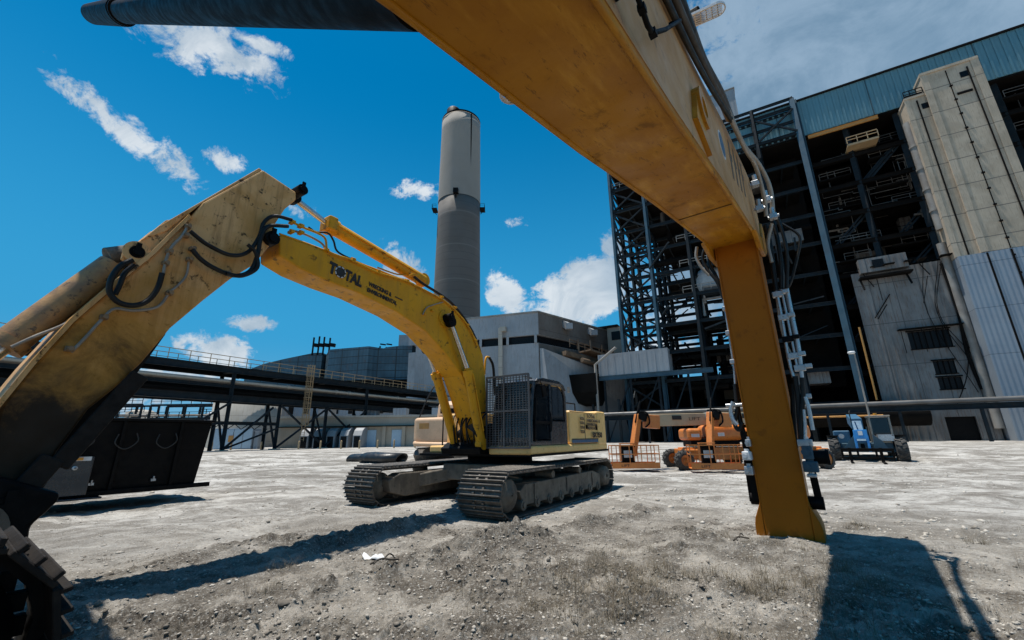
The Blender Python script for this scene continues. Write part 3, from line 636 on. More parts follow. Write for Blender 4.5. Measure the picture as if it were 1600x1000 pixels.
# open steel frame on the left of the boiler house
SF = thing('steel_frame', 'black open steel boiler frame full of braces, taller than the grey building', 'steel frame', PL.w(-21, 80, .4), -30)
o3 = (-21, 80, .4)
def S(): return MB(off=o3)
ca = [-21, -14.2, -7, 0, 7]; cb = [80, 87, 94, 101]; lv = [6, 11.2, 16.4, 21.6, 26.8, 32, 37.2, 42.4, 47.6, 52.8, 58]
for a in ca:
    for bb in cb:
        b = S(); b.ibeam((a, bb, .2), (a, bb, 58.2), .62, .62, .1); b.build('column', M_STEEL_L if bb == 80 and a < -10 else M_STEEL, SF)
for i_, z in enumerate(lv):
    b = S()
    for bb in cb: b.ibeam((ca[0], bb, z), (13.2, bb, z), .35, .6, .08)
    for a in ca: b.ibeam((a, cb[0], z-.02), (a, cb[-1], z-.02), .3, .5, .07)
    for a in (-17.6, -10.6, -3.5, 3.5, 10): 
        if random.random() < .8: b.bar((a, cb[0], z+.05), (a, cb[-1], z+.05), .2, .3)
    b.build('floor_beams', M_STEEL, SF)
for i_ in range(len(lv)-1):
    z0, z1 = lv[i_]+.2, lv[i_+1]-.2
    b = S(); b.bar((-21, 80, z0), (-14.2, 80, z1), .3); b.bar((-21, 80.05, z1), (-14.2, 80.05, z0), .3); b.build('cross_brace', M_STEEL, SF)
    b = S(); b.bar((-21, 80, z0), (-21, 87, z1), .3); b.bar((-21.05, 87, z0), (-21.05, 80, z1), .3); b.build('cross_brace', M_STEEL, SF)
    b = S(); b.bar((-21, 94, z0), (-14.2, 94, z1), .3); b.bar((-14.2, 87, z0), (-14.2, 94, z1), .3); b.build('cross_brace', M_STEEL, SF)
    if i_ > 0:
        b = S(); a0 = random.choice(ca[1:4]); bb = random.choice(cb); b.bar((a0, bb, z0), (a0+7, bb, z1), .28)
        if random.random() < .6: b.bar((a0+.1, bb+.1, z1), (a0+7, bb+.1, z0), .28)
        b.build('cross_brace', M_STEEL, SF)
        b = S(); a0 = random.choice(ca[1:]); b.bar((a0, 80, z0), (a0, 94, z1), .3); b.bar((a0+.1, 94, z0), (a0+.1, 80, z1), .3); b.build('cross_brace', M_STEEL, SF)
for z, a0, a1, b0, b1 in [(58.1, -21, 7, 80, 101), (52.9, -20.8, 12, 80.2, 101), (47.7, -20.8, 12, 80.2, 100), (42.5, -14, 12, 82, 101), (47.9, -14, 4, 80.2, 94), (37.3, -12, 8, 81, 94), (32.1, -5, 12, 80.3, 101), (32.3, -13, -6, 88, 101), (26.9, -2, 12, 82, 101), (21.7, -13.5, 12, 81, 94), (16.5, -19, 12, 80.4, 101), (11.3, -20, 12, 80.4, 101), (6.1, -20, 12, 84, 101)]:
    b = S(); b.box2((a0, b0, z+.3), (a1, b1, z+.45)); b.build('deck', M_DARK, SF)
for z in (53.3, 48.2, 27.3, 32.6, 37.8, 43.0):
    a0 = random.choice((-20.5, -13.8)) if z > 45 else -9; b = S(); rail(b, (a0, 79.9, z), (a0+8, 79.9, z), 1.2, 1.6, .05); b.build('railing', M_RAIL, SF)
for q in range(84):     # plant inside the frame: ducts, headers, hangers
    a = random.uniform(-12, 10); bb = random.uniform(82, 99); z = random.uniform(9, 56)
    if a < -3 and 17 < z < 42 and random.random() < .75: continue
    b = S(); ty = random.random()
    if ty < .4: b.box((a, bb, z), (random.uniform(1, 5), random.uniform(1, 5), random.uniform(1, 3.5)))
    elif ty < .7: b.tube((a-4, bb, z), (a+4, bb, z), random.uniform(.2, .7), 12)
    else: b.tube((a, bb, z-4), (a, bb, z+4), random.uniform(.2, .6), 12)
    b.build('duct' if ty < .4 else 'pipe', random.choice((M_DARK, M_STEEL, M_DARK, M_GREYW)), SF)
for q in range(95):
    a = random.uniform(-20, 10); bb = random.choice(cb)+random.uniform(-2, 2); z = random.uniform(12, 50)
    b = S(); b.bar((a, bb, z), (a+random.uniform(-5, 5), bb+random.uniform(-3, 3), z+random.uniform(-4, 4)), random.uniform(.12, .3)); b.build('brace', M_STEEL, SF)
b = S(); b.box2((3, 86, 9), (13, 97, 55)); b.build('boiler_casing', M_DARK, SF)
b = S(); p = PL.px(1108, 440, y=85); b.tube((p[0]-1, 85, p[2]), (p[0]+7, 85, p[2]), 2.6, 24)
b.lathe([(2.6, 0), (2.3, -.6), (1.2, -1.1), (.05, -1.3)], 24, c=(p[0]-1, 85, p[2]), axis='x'); b.build('vessel', mat('pale_vessel', (.42, .47, .5), .6, corr=(2, .5, .4), var=(.3, .34, .37)), SF)
for y0 in (462, 482):
    b = S(); p = PL.px(1100, y0, y=82); q = PL.px(1126, y0-18, y=82); b.path([(q[0]+4, 82, q[2]), (p[0], 82, q[2]), (p[0], 82, p[2]-1.5)], .28, 8, curve=False); b.build('pale_pipe', M_RAIL, SF)
# top frame, right of the boom, in front of the teal siding
b = S()
for a in (2, 7, 13.4): b.ibeam((a, 79.2, 50), (a, 79.2, 60.5), .5, .5)
for z in (60.3, 58.4, 55.5, 53): b.ibeam((2, 79.2, z), (13.4, 79.2, z-.001), .3, .5)
b.bar((7.2, 79.1, 58), (13.2, 79.1, 53.3), .3); b.bar((7.2, 79.05, 53.3), (13.2, 79.05, 58), .3)
b.build('top_frame', M_STEEL, SF)
b = S(); b.box2((-1, 96, 61), (1, 98, 63)); 
wb = PL.px(1118, 146, y=104); wb2 = PL.px(1146, 138, y=104)
WBX = thing('roof_penthouse', 'small pale sheeted penthouse above the steel frame, right of the boom', 'building', PL.w(wb2[0], 104, 60), -30)
b = MB(off=(wb2[0], 104, 60)); b.box2((wb2[0]-9, 104, 58), (wb2[0], 112, wb2[2])); b.build('wall', M_GREYB, WBX)
b = MB(off=(wb2[0], 104, 60)); b.box2((wb2[0]-9.2, 103.8, wb2[2]), (wb2[0]+.2, 112.2, wb2[2]+.3)); b.build('roof', M_RAIL, WBX)

# pipe bridge crossing in front of the plant
PB = thing('pipe_bridge', 'low grey pipe bridge on posts running in front of the boiler house', 'pipe rack', PL.w(0, 72, .4), -30)
M_PB = mat('dull_pipe', (.13, .125, .12), .5, .2, var=(.06, .055, .05), var_amt=.6, scale=.4)
o4 = (0, 72, .4); p0 = PL.px(1000, 651, y=72); p1 = PL.px(1560, 620, y=72); zt_ = (p0[2]+p1[2])/2
b = MB(off=o4); b.tube((-26, 72, zt_+.15), (34, 72, zt_+.15), .3, 12); b.build('pipe', M_PB, PB)
b = MB(off=o4); b.ibeam((-26, 72, zt_-.55), (34, 72, zt_-.55), .5, .7); b.build('girder', M_STEEL, PB)
b = MB(off=o4); b.tube((5, 72.9, zt_-1.3), (14, 72.9, zt_-1.3), .13, 10); b.build('gas_pipe', M_OCH, PB)
for a in (-24, -16, -8, 0, 8, 15.5, 23, 31):
    b = MB(off=o4); b.bar((a, 72, .3), (a, 72, zt_-.9), .3); b.build('post', M_STEEL, PB)
# clutter at the foot of the boiler house
CT = thing('low_duct', 'rusty horizontal duct lying low between the frame and the sheeted wall', 'duct', PL.w(12, 77.5, .5), -30)
b = MB(off=(12, 77.5, .5)); b.tube((4, 77.5, 4), (19.5, 77.5, 4), 1.5, 20); b.box2((5, 76.8, .5), (5.6, 78.2, 2.8)); b.box2((13, 76.8, .5), (13.6, 78.2, 2.8)); b.build('shell', M_DARK, CT)

# grey sheeted building behind the excavator cab
C0 = WD.px(840, 488, z=25.4); Lq = WD.px(640, 508, z=25.4); Rq = WD.px(962, 521, z=25.4)
ax = math.degrees(math.atan2(C0[1]-Lq[1], C0[0]-Lq[0])); GB_F = Frame(C0[0], C0[1], ax)
wL = math.hypot(C0[0]-Lq[0], C0[1]-Lq[1])
dR = math.hypot(C0[0]-Rq[0], C0[1]-Rq[1]); angR = math.degrees(math.atan2(Rq[1]-C0[1], Rq[0]-C0[0])); GR_F = Frame(C0[0], C0[1], angR)
GB = thing('grey_building', 'grey sheeted building with a dark window band behind the excavator cab', 'building', (C0[0], C0[1], .5), 0)
o5 = Vector((C0[0], C0[1], .5))
def wp(fr, a, bb, z): p = fr.w(a, bb, z); return Vector(p)
def slab(mb, pts, z0, z1):
    """vertical-walled block over a plan polygon (world coordinates)"""
    mb.prism([(p[0], p[1]) for p in pts], z0, z1, 'z')
cA = Vector(Lq[:2]); cB = Vector(C0[:2]); cC = Vector(Rq[:2]); cD = cA+cC-cB
def inset(d):
    cen = (cA+cB+cC+cD)/4; return [p+(cen-p).normalized()*d for p in (cA, cB, cC, cD)]
b = MB(off=o5); slab(b, [cA, cB, cC, cD], 20.9, 25.4); b.build('parapet', M_GREYB, GB)
b = MB(off=o5); slab(b, inset(.8), 19.3, 20.89); b.build('window_band', M_GLASSD, GB)
b = MB(off=o5); slab(b, inset(.15), .3, 19.29); b.build('wall', M_GREYB, GB)
b = MB(off=o5); slab(b, inset(-.25), 25.41, 25.7); b.build('roof_edge', M_RAIL, GB)
for k in range(5):
    p = cB.lerp(cA, .02+k*.2); b = MB(off=o5); b.bar((p.x, p.y-.0, 19.3), (p.x, p.y, 20.89), .5); b.build('mullion', M_GREYB, GB)
dv = (cA-cB).normalized(); nrm = Vector((dv.y, -dv.x)); nrm = -nrm if nrm.y > 0 else nrm
dr = (cC-cB).normalized(); nr2 = Vector((dr.y, -dr.x)); nr2 = -nr2 if nr2.x < 0 else nr2
def onR(d, off, z): p = cB+dr*d+nr2*off; return Vector((p.x, p.y, z))
def onL(d, off, z): p = cB+dv*d+nrm*off; return Vector((p.x, p.y, z))
p = GB_F  # duct on the left face
b = MB(off=o5); b.bar(onL(7.6, .6, 5), onL(7.6, .6, 22.6), .8, .8, (1, 0, 0)); b.bar(onL(7.6, .6, 22.4), onL(6.4, .6, 22.4), .9); b.bar(onL(8, .8, 9.6), onL(6.6, .8, 9.6), 1.0); b.build('beige_duct', M_TANK, GB)
for k in range(6):
    b = MB(off=o5); p = onR(8+k*8.5, 1.2, 23.6); b.box(p, (1.4, 1.4, 1.2)); b.bar(p, onR(8+k*8.5, 0, 24.4), 1.3); b.build('roof_vent', M_GREYB, GB)
M_RUSTG = mat('rusty_gangway_steel', (.16, .11, .07), .7, .1, var=(.07, .04, .022), var_amt=.8, scale=.6)
M_RUSTW = mat('rust_stained_siding', (.16, .145, .13), .7, .1, var=(.095, .08, .068), var_amt=.8, scale=.2, streak=(.09, .045, .022), streak_amt=.7, corr=(1, .9, .4), bump=.3, lines=[(2, 4.5, .1, (.06, .055, .05))])
for z0_, z1_, of_ in ((20.95, 25.35, .06), (.35, 19.2, .0)):
    b = MB(off=o5); p0_ = onR(.15, of_, z0_); p1_ = onR(dR-.3, of_, z0_); q0_ = onR(.15, of_-.4, z0_); q1_ = onR(dR-.3, of_-.4, z0_)
    b.prism([(p0_.x, p0_.y), (p1_.x, p1_.y), (q1_.x, q1_.y), (q0_.x, q0_.y)], z0_, z1_, 'z'); b.build('side_wall', M_RUSTW, GB)
b = MB(off=o5)      # wedge shaped hopper on the right face
q0 = onR(0, .1, 17.5); q1 = onR(34, .1, 11.5)
vs = [onR(0.2, .1, .5), onR(36, .1, .5), onR(36, .1, 13.4), onR(22, .1, 14.2), onR(.2, .1, 18.2), onR(.2, 3.5, .5), onR(36, 6, .5), onR(36, 6, 12.8), onR(22, 5, 13.2), onR(.2, 1.0, 18)]
b.add(vs, [(5, 6, 7, 8, 9), (0, 4, 3, 2, 1), (9, 8, 3, 4), (8, 7, 2, 3), (6, 1, 2, 7), (0, 5, 9, 4), (0, 1, 6, 5)]); b.build('hopper_casing', M_GREYB, GB)
b = MB(off=o5); b.bar(onR(10, 3.4, 18.4), onR(34, 6, 15.2), 3.2, .3); rail(b, onR(6, 2.8, 18.8), onR(34, 5.5, 16), 1.5, 2.2, .09); b.bar(onR(5, 2, 17.5), onR(36, 5, 14.6), 1.4, .9); b.tube(onR(8, 4, 16.2), onR(38, 6, 13.6), .5, 10)
for q in range(7): b.bar(onR(8+q*4, 3.4, 18), onR(8+q*4, 3.4, 21+random.uniform(-1, 1)), .25)
b.build('gangway', M_RUSTG, GB)
b = MB(off=o5); b.bar(onR(37, 3, .5), onR(37, 3, 22), 2.0); b.bar(onR(41, 4, .5), onR(41, 4, 21), .5); b.build('dark_stack_of_ducts', M_DARK, GB)
# gallery right of it, on trestles
GA = thing('conveyor_gallery', 'long pale sheeted conveyor gallery on dark steel trestles, left of the steel frame', 'conveyor gallery', PL.w(-24, 78, .5), -30)
o6 = (-24, 78, .5); g0 = PL.px(934, 556, y=78); g1 = PL.px(1034, 548, y=78); g2 = PL.px(938, 588, y=78)
ztop = (g0[2]+g1[2])/2+.3; zbot = g2[2]
b = MB(off=o6); b.box2((g0[0], 78, zbot), (g1[0]+1, 82, ztop)); strip(b, g0[0], g1[0]+1, 78, zbot, ztop, 1.5, .06); b.build('gallery', M_GREYB, GA)
b = MB(off=o6); b.ibeam((g0[0], 77.8, zbot-.5), (g1[0]+8, 77.8, zbot-.5), .4, .8); b.build('girder', M_STEEL_L, GA)
for k in range(4):
    a = g0[0]+1+k*5; b = MB(off=o6); b.bar((a, 78, .5), (a, 78, zbot-.9), .35); b.bar((a, 78, .5), (a+5, 78, zbot-1), .22); b.build('trestle', M_STEEL, GA)
b = MB(off=o6); q0 = PL.px(962, 543, y=76.5); q1 = PL.px(930, 570, y=76.5); q2 = PL.px(937, 700, y=76.5); b.path([q0, q1, (q1[0], 76.5, 1)], .28, 8, curve=False); b.build('vent_pipe', M_RAIL, GA)
# head house above the gallery
HHs = thing('head_house', 'rusty head house at the top of the conveyor, behind the gallery', 'building', PL.w(-30, 92, 0.5), -30)
h0 = PL.px(948, 513, y=92); h1 = PL.px(973, 548, y=92); o7 = (-30, 92, .5)
b = MB(off=o7); b.box2((h0[0], 92, h1[2]-12), (h1[0], 97, h0[2])); b.build('wall', M_BEIGE, HHs)
b = MB(off=o7); b.box2((h0[0]-2.4, 91.5, h0[2]), (h1[0]-.6, 97.5, h0[2]+.5)); b.build('roof', M_DARK, HHs)
b = MB(off=o7); b.box2((h0[0]+1, 91.9, h0[2]-3), (h0[0]+3, 91.99, h0[2]-1)); b.build('window', M_GLASSD, HHs)
b = MB(off=o7); b.box2((h0[0]-3, 90, .5), (h1[0]+9, 97, h1[2]-2.0)); b.build('dark_duct', M_DARK, HHs)
DR = thing('drum_hopper', 'dark rounded hopper under the grey building, right of the cab', 'hopper', PL.w(-33, 76, .5), -30)
d0 = PL.px(845, 590, y=76); d1 = PL.px(932, 612, y=76)
b = MB(off=(-33, 76, .5)); zz = d0[2]
b.prism([(76, zz), (82, zz), (82, zz-4), (79, zz-6), (77, zz-5.5), (76, zz-3.5)], d0[0]-3, d1[0]); b.build('hopper', M_DARK, DR)
for k in range(4):
    a = d0[0]+k*5; b = MB(off=(-33, 76, .5)); b.bar((a, 78, .4), (a, 78, zz-5), .4); b.build('leg', M_STEEL, DR)

# rusty teal precipitator building to the left
TB = thing('teal_building', 'rusted dark teal sheeted building with a curved second block and a roof box', 'building', (-43, 95, .5), 0)
o8 = Vector((-43, 95, .5))
b = MB(off=o8); b.prism([(-42.6, 95), (-32.4, 92), (-24, 100), (-48.8, 106)], 14.4, 21.9, 'z'); b.build('main_block', M_TEALR, TB)
b = MB(off=o8); prof = [(-32.2, 14.0), (-32.2, 20.6), (-30.5, 21.4), (-28.5, 22.0), (-25.2, 22.3), (-22, 22.1), (-20.5, 20.8), (-20.5, 12)]
b.prism(prof, 93.5, 108, 'y'); b.build('curved_block', M_TEALR, TB)
b = MB(off=o8); b.prism([(-64, 12), (-64, 17.8), (-60, 19.4), (-55, 20.6), (-48, 22.0), (-46, 22), (-46, 12)], 99, 110, 'y'); b.build('sloping_wing', M_TEALR, TB)
b = MB(off=o8); b.prism([(-46, 93.5), (-21, 91.6), (-20, 106), (-50, 106)], 9.5, 14.3, 'z'); b.build('underside', M_DARK, TB)
b = MB(off=o8); b.box2((-26.6, 95, 22.4), (-21.6, 99, 25.2)); b.build('roof_box', M_GREYB, TB)
for x in (-47.5, -46.2, -45, -43.6, -31.5, -30):
    b = MB(off=o8); b.bar((x, 97, 21), (x, 97, 25.6-abs(x+46)*.18), .3); b.bar((x, 97, 23.5), (x+1.3, 97, 23.3), .8 if x < -40 else .3); b.build('roof_post', M_BLACK, TB)
for x in np.arange(-60, -20, 5.0):
    b = MB(off=o8); b.bar((x, 94, .4), (x, 94, 10), .5); b.build('column', M_STEEL, TB)
# sheeted wall between teal and grey buildings: plain annex
AN = thing('pale_annex', 'plain pale sheeted annex between the teal building and the grey building', 'building', (-17, 88, .5), 0)
q0 = WD.px(650, 541, y=86)
b = MB(off=(-17, 88, .5)); b.box2((q0[0], 86, .4), (-8, 98, q0[2])); b.build('wall', M_GREYB, AN)
b = MB(off=(-17, 88, .5)); b.box2((q0[0]-.2, 85.8, q0[2]), (-8, 98.2, q0[2]+.3)); b.build('roof_edge', M_RAIL, AN)

# low beige building with porches
LB = thing('low_building', 'long low beige building with arched porches and pale blue doors behind the pipe rack', 'building', (-36, 66, .5), 0)
o9 = Vector((-36, 66, .5))
b = MB(off=o9); b.prism([(66, .3), (66, 4.9), (84, 5.3), (84, .3)], -36.5, -4, 'x'); b.build('wall', M_BEIGE, LB)
b = MB(off=o9); b.box2((-36.7, 65.8, 4.91), (-3.8, 84, 5.2)); b.build('roof_edge', M_TANK, LB)
for k in range(5):
    x = -31.4+k*1.95
    b = MB(off=o9); b.prism([(63.4, .4), (63.4, 2.2), (63.8, 2.9), (64.6, 3.3), (65.99, 3.4), (65.99, .4)], x, x+1.25, 'x'); f = b.build('porch', M_GREYB, LB)
    b = MB(off=o9); b.box2((x+.2, 63.34, .45), (x+1.05, 63.39, 2.1)); b.build('opening', M_GLASSD, f)
for x in (-18.6, -14.2, -9.0, -22.5):
    b = MB(off=o9); b.box2((x, 65.9, .5), (x+1.5, 65.98, 3.0)); b.build('door', M_LBLUE, LB)
for x in (-20.0, -17, -12.4, -7.6):
    b = MB(off=o9); b.box2((x, 65.6, .4), (x+.5, 65.99, 3.6)); b.build('buttress', M_BEIGE, LB)
b = MB(off=o9); b.box2((-36, 65.3, 3.5), (-4.2, 65.99, 3.62)); b.build('ledge', M_DARK, LB)
for x in (-31.5, -24, -19, -12.5, -8.5):
    b = MB(off=o9); b.box((x, 72, 5.9), (2.2, 2, 1.4)); b.build('roof_unit', M_CORR if x < -10 else M_WHITE, LB)
UB = thing('upper_store', 'pale blue sheeted store with dark windows showing over the low building', 'building', (-20, 78, 5), 0)
b = MB(off=(-20, 78, 5)); b.box2((-56, 85, .4), (-6, 92, 9.4)); b.build('wall', M_CORR, UB)
for k in range(16):
    b = MB(off=(-20, 78, 5)); b.box2((-54+k*3, 84.9, 6.6), (-53+k*3, 84.99, 8.2)); b.build('window', M_GLASSD, UB)
# pale tank and electrical cabinets behind the rack
TK = thing('storage_tank', 'big pale round storage tank behind the pipe rack', 'tank', (-50, 80, .5), 0)
b = MB(off=(-50, 80, .5)); b.lathe([(5.6, .3), (5.6, 8.4), (5.3, 8.6), (3, 9.3), (.05, 9.7)], 48, c=(-50, 80, 0)); b.build('shell', M_TANK, TK)
b = MB(off=(-50, 80, .5)); rail(b, (-55, 77.5, 8.6), (-50, 74.5, 8.6), 1.1, 1.2, .05); rail(b, (-50, 74.5, 8.6), (-45, 77.5, 8.6), 1.1, 1.2, .05); b.build('railing', M_YRAIL, TK)
EC = thing('switch_cabinet', 'pale blue grey electrical cabinet standing in front of the storage tank', 'electrical cabinet', (-42, 62, .5), 0)
c0 = WD.px(330, 705, y=62); 
b = MB(off=(-42, 62, .5)); b.box2((c0[0], 62, .45), (c0[0]+5.6, 64, 3.4)); b.box2((c0[0]+5.7, 62.2, .45), (c0[0]+6.4, 64, 2.9)); b.build('housing', M_CORR, EC, .03)
b = MB(off=(-42, 62, .5)); 
for k in range(4): b.box2((c0[0]+.15+k*1.38, 61.94, .6), (c0[0]+1.4+k*1.38, 61.99, 3.25))
b.build('door', M_LBLUE, EC)
b = MB(off=(-42, 62, .5)); b.box2((c0[0]+2.2, 61.88, 1.5), (c0[0]+2.9, 61.93, 2.4)); b.build('panel', M_OCH, EC)
# far plant beyond the rack on the left: tanks, vessels, frames
ff = [(-95, 92, 3.4, 6.0), (-84, 96, 2.8, 7.5), (-74, 90, 3.6, 5.0), (-104, 100, 4, 8), (-64, 92, 2.4, 6.6)]
for i_, (x, y, r_, h_) in enumerate(ff):
    lab = ['short fat pale tank in the far plant beyond the black dumper', 'slim grey tank, second from the left beyond the black dumper', 'low pale tank beyond the dumper, behind pipework', 'tallest far left pale tank beyond the dumper', 'slim pale tank nearest the round storage tank'][i_]
    t_ = thing('process_tank', lab, 'tank', (x, y, .5), 0, 'tanks in the far plant')
    b = MB(); b.lathe([(r_, 0), (r_, h_), (r_*.6, h_+.6), (.05, h_+.8)], 28); b.build('shell', M_TANK if i_ % 2 else M_CORR, t_)
    b = MB(); rail(b, (-r_, -r_, h_), (r_, -r_, h_), 1.1, 1.5, .06); b.tube((r_+.3, -r_*.5, 0), (r_+.3, -r_*.5, h_+1), .15, 8); b.build('pipework', M_STEEL, t_)
for i_, (x0_, x1_, yy) in enumerate([(-112, -92, 84), (-90, -72, 82), (-72, -58, 84)]):
    t_ = thing('process_rack', ['far left blue steel process frame with pipes beyond the dumper', 'middle blue steel process frame with pipes beyond the dumper', 'blue steel process frame with pipes nearest the storage tank'][i_], 'steel frame', (x0_, yy, .5), 0, 'process frames in the far plant')
    for k in range(5):
        xx = (x1_-x0_)*k/4
        for y_ in (0, 4): b = MB(); b.bar((xx, y_, -.2), (xx, y_, 8.2), .3); b.build('post', M_STEEL, t_)
    for z in (3, 5.6, 8.2):
        b = MB()
        for y_ in (0, 4): b.bar((0, y_, z), (x1_-x0_, y_, z), .25, .35)
        rail(b, (0, -.1, z+.2), (x1_-x0_, -.1, z+.2), 1.0, 2, .05); b.build('beam', M_STEEL, t_)
    b = MB()
    for z in (3.6, 4.1, 6.2): b.tube((0, 1.5, z), (x1_-x0_, 1.5, z), random.uniform(.15, .3), 8)
    b.build('pipes', M_RAIL, t_)

# pipe rack with walkway on the left
RK = thing('pipe_rack', 'long black steel pipe rack with an ochre railed walkway, crossing behind the excavator', 'pipe rack', PL.w(-55.1, 27, .5), -30)
o10 = (-55.1, 27, .5); ra, rb = -55.1, -57.9
def K(): return MB(off=o10)
for a in (ra, rb):
    b = K(); b.ibeam((a, -5, 10.0), (a, 78, 10.0), .4, .75); b.build('walkway_girder', M_STEEL, RK)
    b = K(); b.ibeam((a, -5, 6.6), (a, 78, 6.6), .45, .75); b.build('lower_girder', M_STEEL, RK)
    b = K(); b.ibeam((a, -5, 8.05), (a, 78, 8.05), .3, .4); b.build('middle_girder', M_STEEL, RK)
b = K(); b.box2((rb, -5, 10.4), (ra, 78, 10.46)); b.build('walkway_grating', M_DARK, RK)
for a in (ra+.1, rb-.1):
    b = K(); rail(b, (a, -5, 10.45), (a, 78, 10.45), 1.15, 2.1, .035); b.build('railing', M_YRAIL, RK)
for a, z, r_, mt in ((ra-.3, 8.65, .22, M_TANK), (ra-.9, 8.55, .16, M_RAIL), (ra-1.6, 8.7, .28, M_DARK), (ra-2.3, 8.6, .2, M_RAIL), (ra-.5, 7.35, .3, M_DARK), (ra-1.4, 7.3, .25, M_STEEL), (ra-2.2, 7.25, .2, M_RAIL), (ra-.8, 9.3, .14, M_DARK)):
    b = K(); b.tube((a, -5, z), (a, 78, z), r_, 10)
    for q in range(4): bb = random.uniform(0, 60); b.tube((a, bb, z), (a, bb+.4, z), r_*1.35, 10)
    b.build('pipe', mt, RK)
cols = [-2, 6, 14, 27, 33.3, 40.4, 47.6, 57, 67, 76]
for bb in cols:
    for a in (ra, rb):
        b = K(); b.ibeam((a, bb, .2), (a, bb, 9.6 if bb in (27, 47.6) else 6.3), .42, .42, .07); b.build('column', M_STEEL, RK)
    b = K(); b.bar((ra, bb, 6.6), (rb, bb, 6.6), .3); b.bar((ra, bb, 9.9), (rb, bb, 9.9), .3); b.bar((ra, bb, .6), (rb, bb, 6.2), .2); b.build('cross_beam', M_STEEL, RK)
for b0, b1, x_ in ((20, 27, 1), (27, 33.3, 0), (33.3, 40.4, 2), (40.4, 47.6, 2)):
    b = K()
    if x_ == 2: b.bar((ra+.22, b0, .7), (ra+.22, b1, 6.1), .22); b.bar((ra+.24, b0, 6.1), (ra+.24, b1, .7), .22)
    elif x_ == 1: b.bar((ra+.22, b0, .7), (ra+.22, b1, 6.1), .22)
    else: b.bar((ra+.22, b0, .7), (ra+.22, b1-1, 5.8), .22); b.bar((ra+.24, b0, .7), (ra+.24, b1, 3.2), .2)
    b.build('cross_brace', M_STEEL, RK)
for bb in cols[3:8]:
    b = K(); b.box2((ra-.5, bb-.5, .3), (ra+.5, bb+.5, .62)); b.build('footing', M_BEIGE, RK)
b = K(); b.ibeam((ra, 12, 3.7), (ra, 33.3, 3.7), .3, .4)
for q in range(5): b.bar((ra, 24+q*1.6, 3.0), (ra, 24.8+q*1.6, 3.6), .08); b.bar((ra, 25.6+q*1.6, 3.0), (ra, 24.8+q*1.6, 3.6), .08)
b.build('low_girder', M_STEEL, RK)
# caged ladder
b = K(); bl = 36.8; al = ra+.35
for s_ in (-.25, .25): b.bar((al, bl+s_, 1.5), (al, bl+s_, 11.9), .06)
for z in np.arange(1.7, 11.8, .32): b.bar((al, bl-.25, z), (al, bl+.25, z), .035)
lad = b.build('ladder', M_YRAIL, RK)
b = K()
for z in np.arange(3.6, 12, .75):
    pts = [(al+.75*math.sin(t)*1.0, bl+.5*math.cos(t), z) for t in np.linspace(0, math.pi, 8)]
    for i_ in range(7): b.bar(pts[i_], pts[i_+1], .05, .07)
for t in np.linspace(.2, math.pi-.2, 6): b.bar((al+.75*math.sin(t), bl+.5*math.cos(t), 3.6), (al+.75*math.sin(t), bl+.5*math.cos(t), 12), .04)
b.build('cage', M_YRAIL, lad)
# bollards in front of the low building
BL = ['leftmost','second from the left','third from the left','fourth from the left','fifth from the left','sixth from the left','seventh from the left','seventh from the right','sixth from the right','fifth from the right','fourth from the right','third from the right','rightmost']
for bi, x in enumerate((-40, -36.8, -33.5, -31.3, -28, -25.5, -22.6, -20.2, -18, -15.8, -13, -10.5, -7.8)):
    mb = MB(); mb.lathe([(.11, -.2), (.11, .95), (.08, 1.02), (.01, 1.05)], 12)
    o = mb.build('bollard', M_YRAIL); o.location = (x, 57+random.uniform(-.6, .6), .5)
    tag(o, 'ochre steel bollard, '+BL[bi]+' in the row before the low beige building', 'bollard', 'row of bollards before the low beige building')
# lamp post near the right
lp = WD.px(1345, 688, z=.5); d_ = 52.0/lp[1]; lpx = lp[0]*d_
LPt = thing('lamp_post', 'thin grey lamp post with a small round head behind the blue telehandler', 'lamp post', (43.3, 52, .5))
hz = 10.9
MB().tube((0, 0, -.2), (0, 0, hz), .13, 10, .08).build('pole', M_RAIL, LPt)
b = MB(); b.lathe([(.02, .35), (.35, .3), (.42, .12), (.3, 0), (.02, -.04)], 16, c=(-.35, 0, hz-.1)); b.bar((0, 0, hz-.05), (-.35, 0, hz+.1), .08); b.build('lamp_head', M_WHITE, LPt)

# ------------------------------------------------------------------ main excavator
EXC = thing('excavator', 'large worn yellow crawler excavator with black caged cab, its arm folded down to the left', 'excavator', (EX.o[0], EX.o[1], 0), EX.deg)
L_, W_, G_, H_ = 6.16, 1.12, 3.84, .9
def stadium(Lx, H, n=46, y0=0.0, z0=0.0):
    """points and directions along a crawler loop, equally spaced"""
    r = H/2; s = Lx-2*r; per = 2*s+2*math.pi*r; out = []
    for k in range(n):
        d = per*k/n
        if d < s: out.append((y0+r+d, z0+H, 0.0))
        elif d < s+math.pi*r: t = (d-s)/r; out.append((y0+r+s+r*math.sin(t), z0+r+r*math.cos(t), -t))
        elif d < 2*s+math.pi*r: q = d-s-math.pi*r; out.append((y0+r+s-q, z0, math.pi))
        else: t = (d-2*s-math.pi*r)/r; out.append((y0+r-r*math.sin(t), z0+r-r*math.cos(t), math.pi-t))
    return out
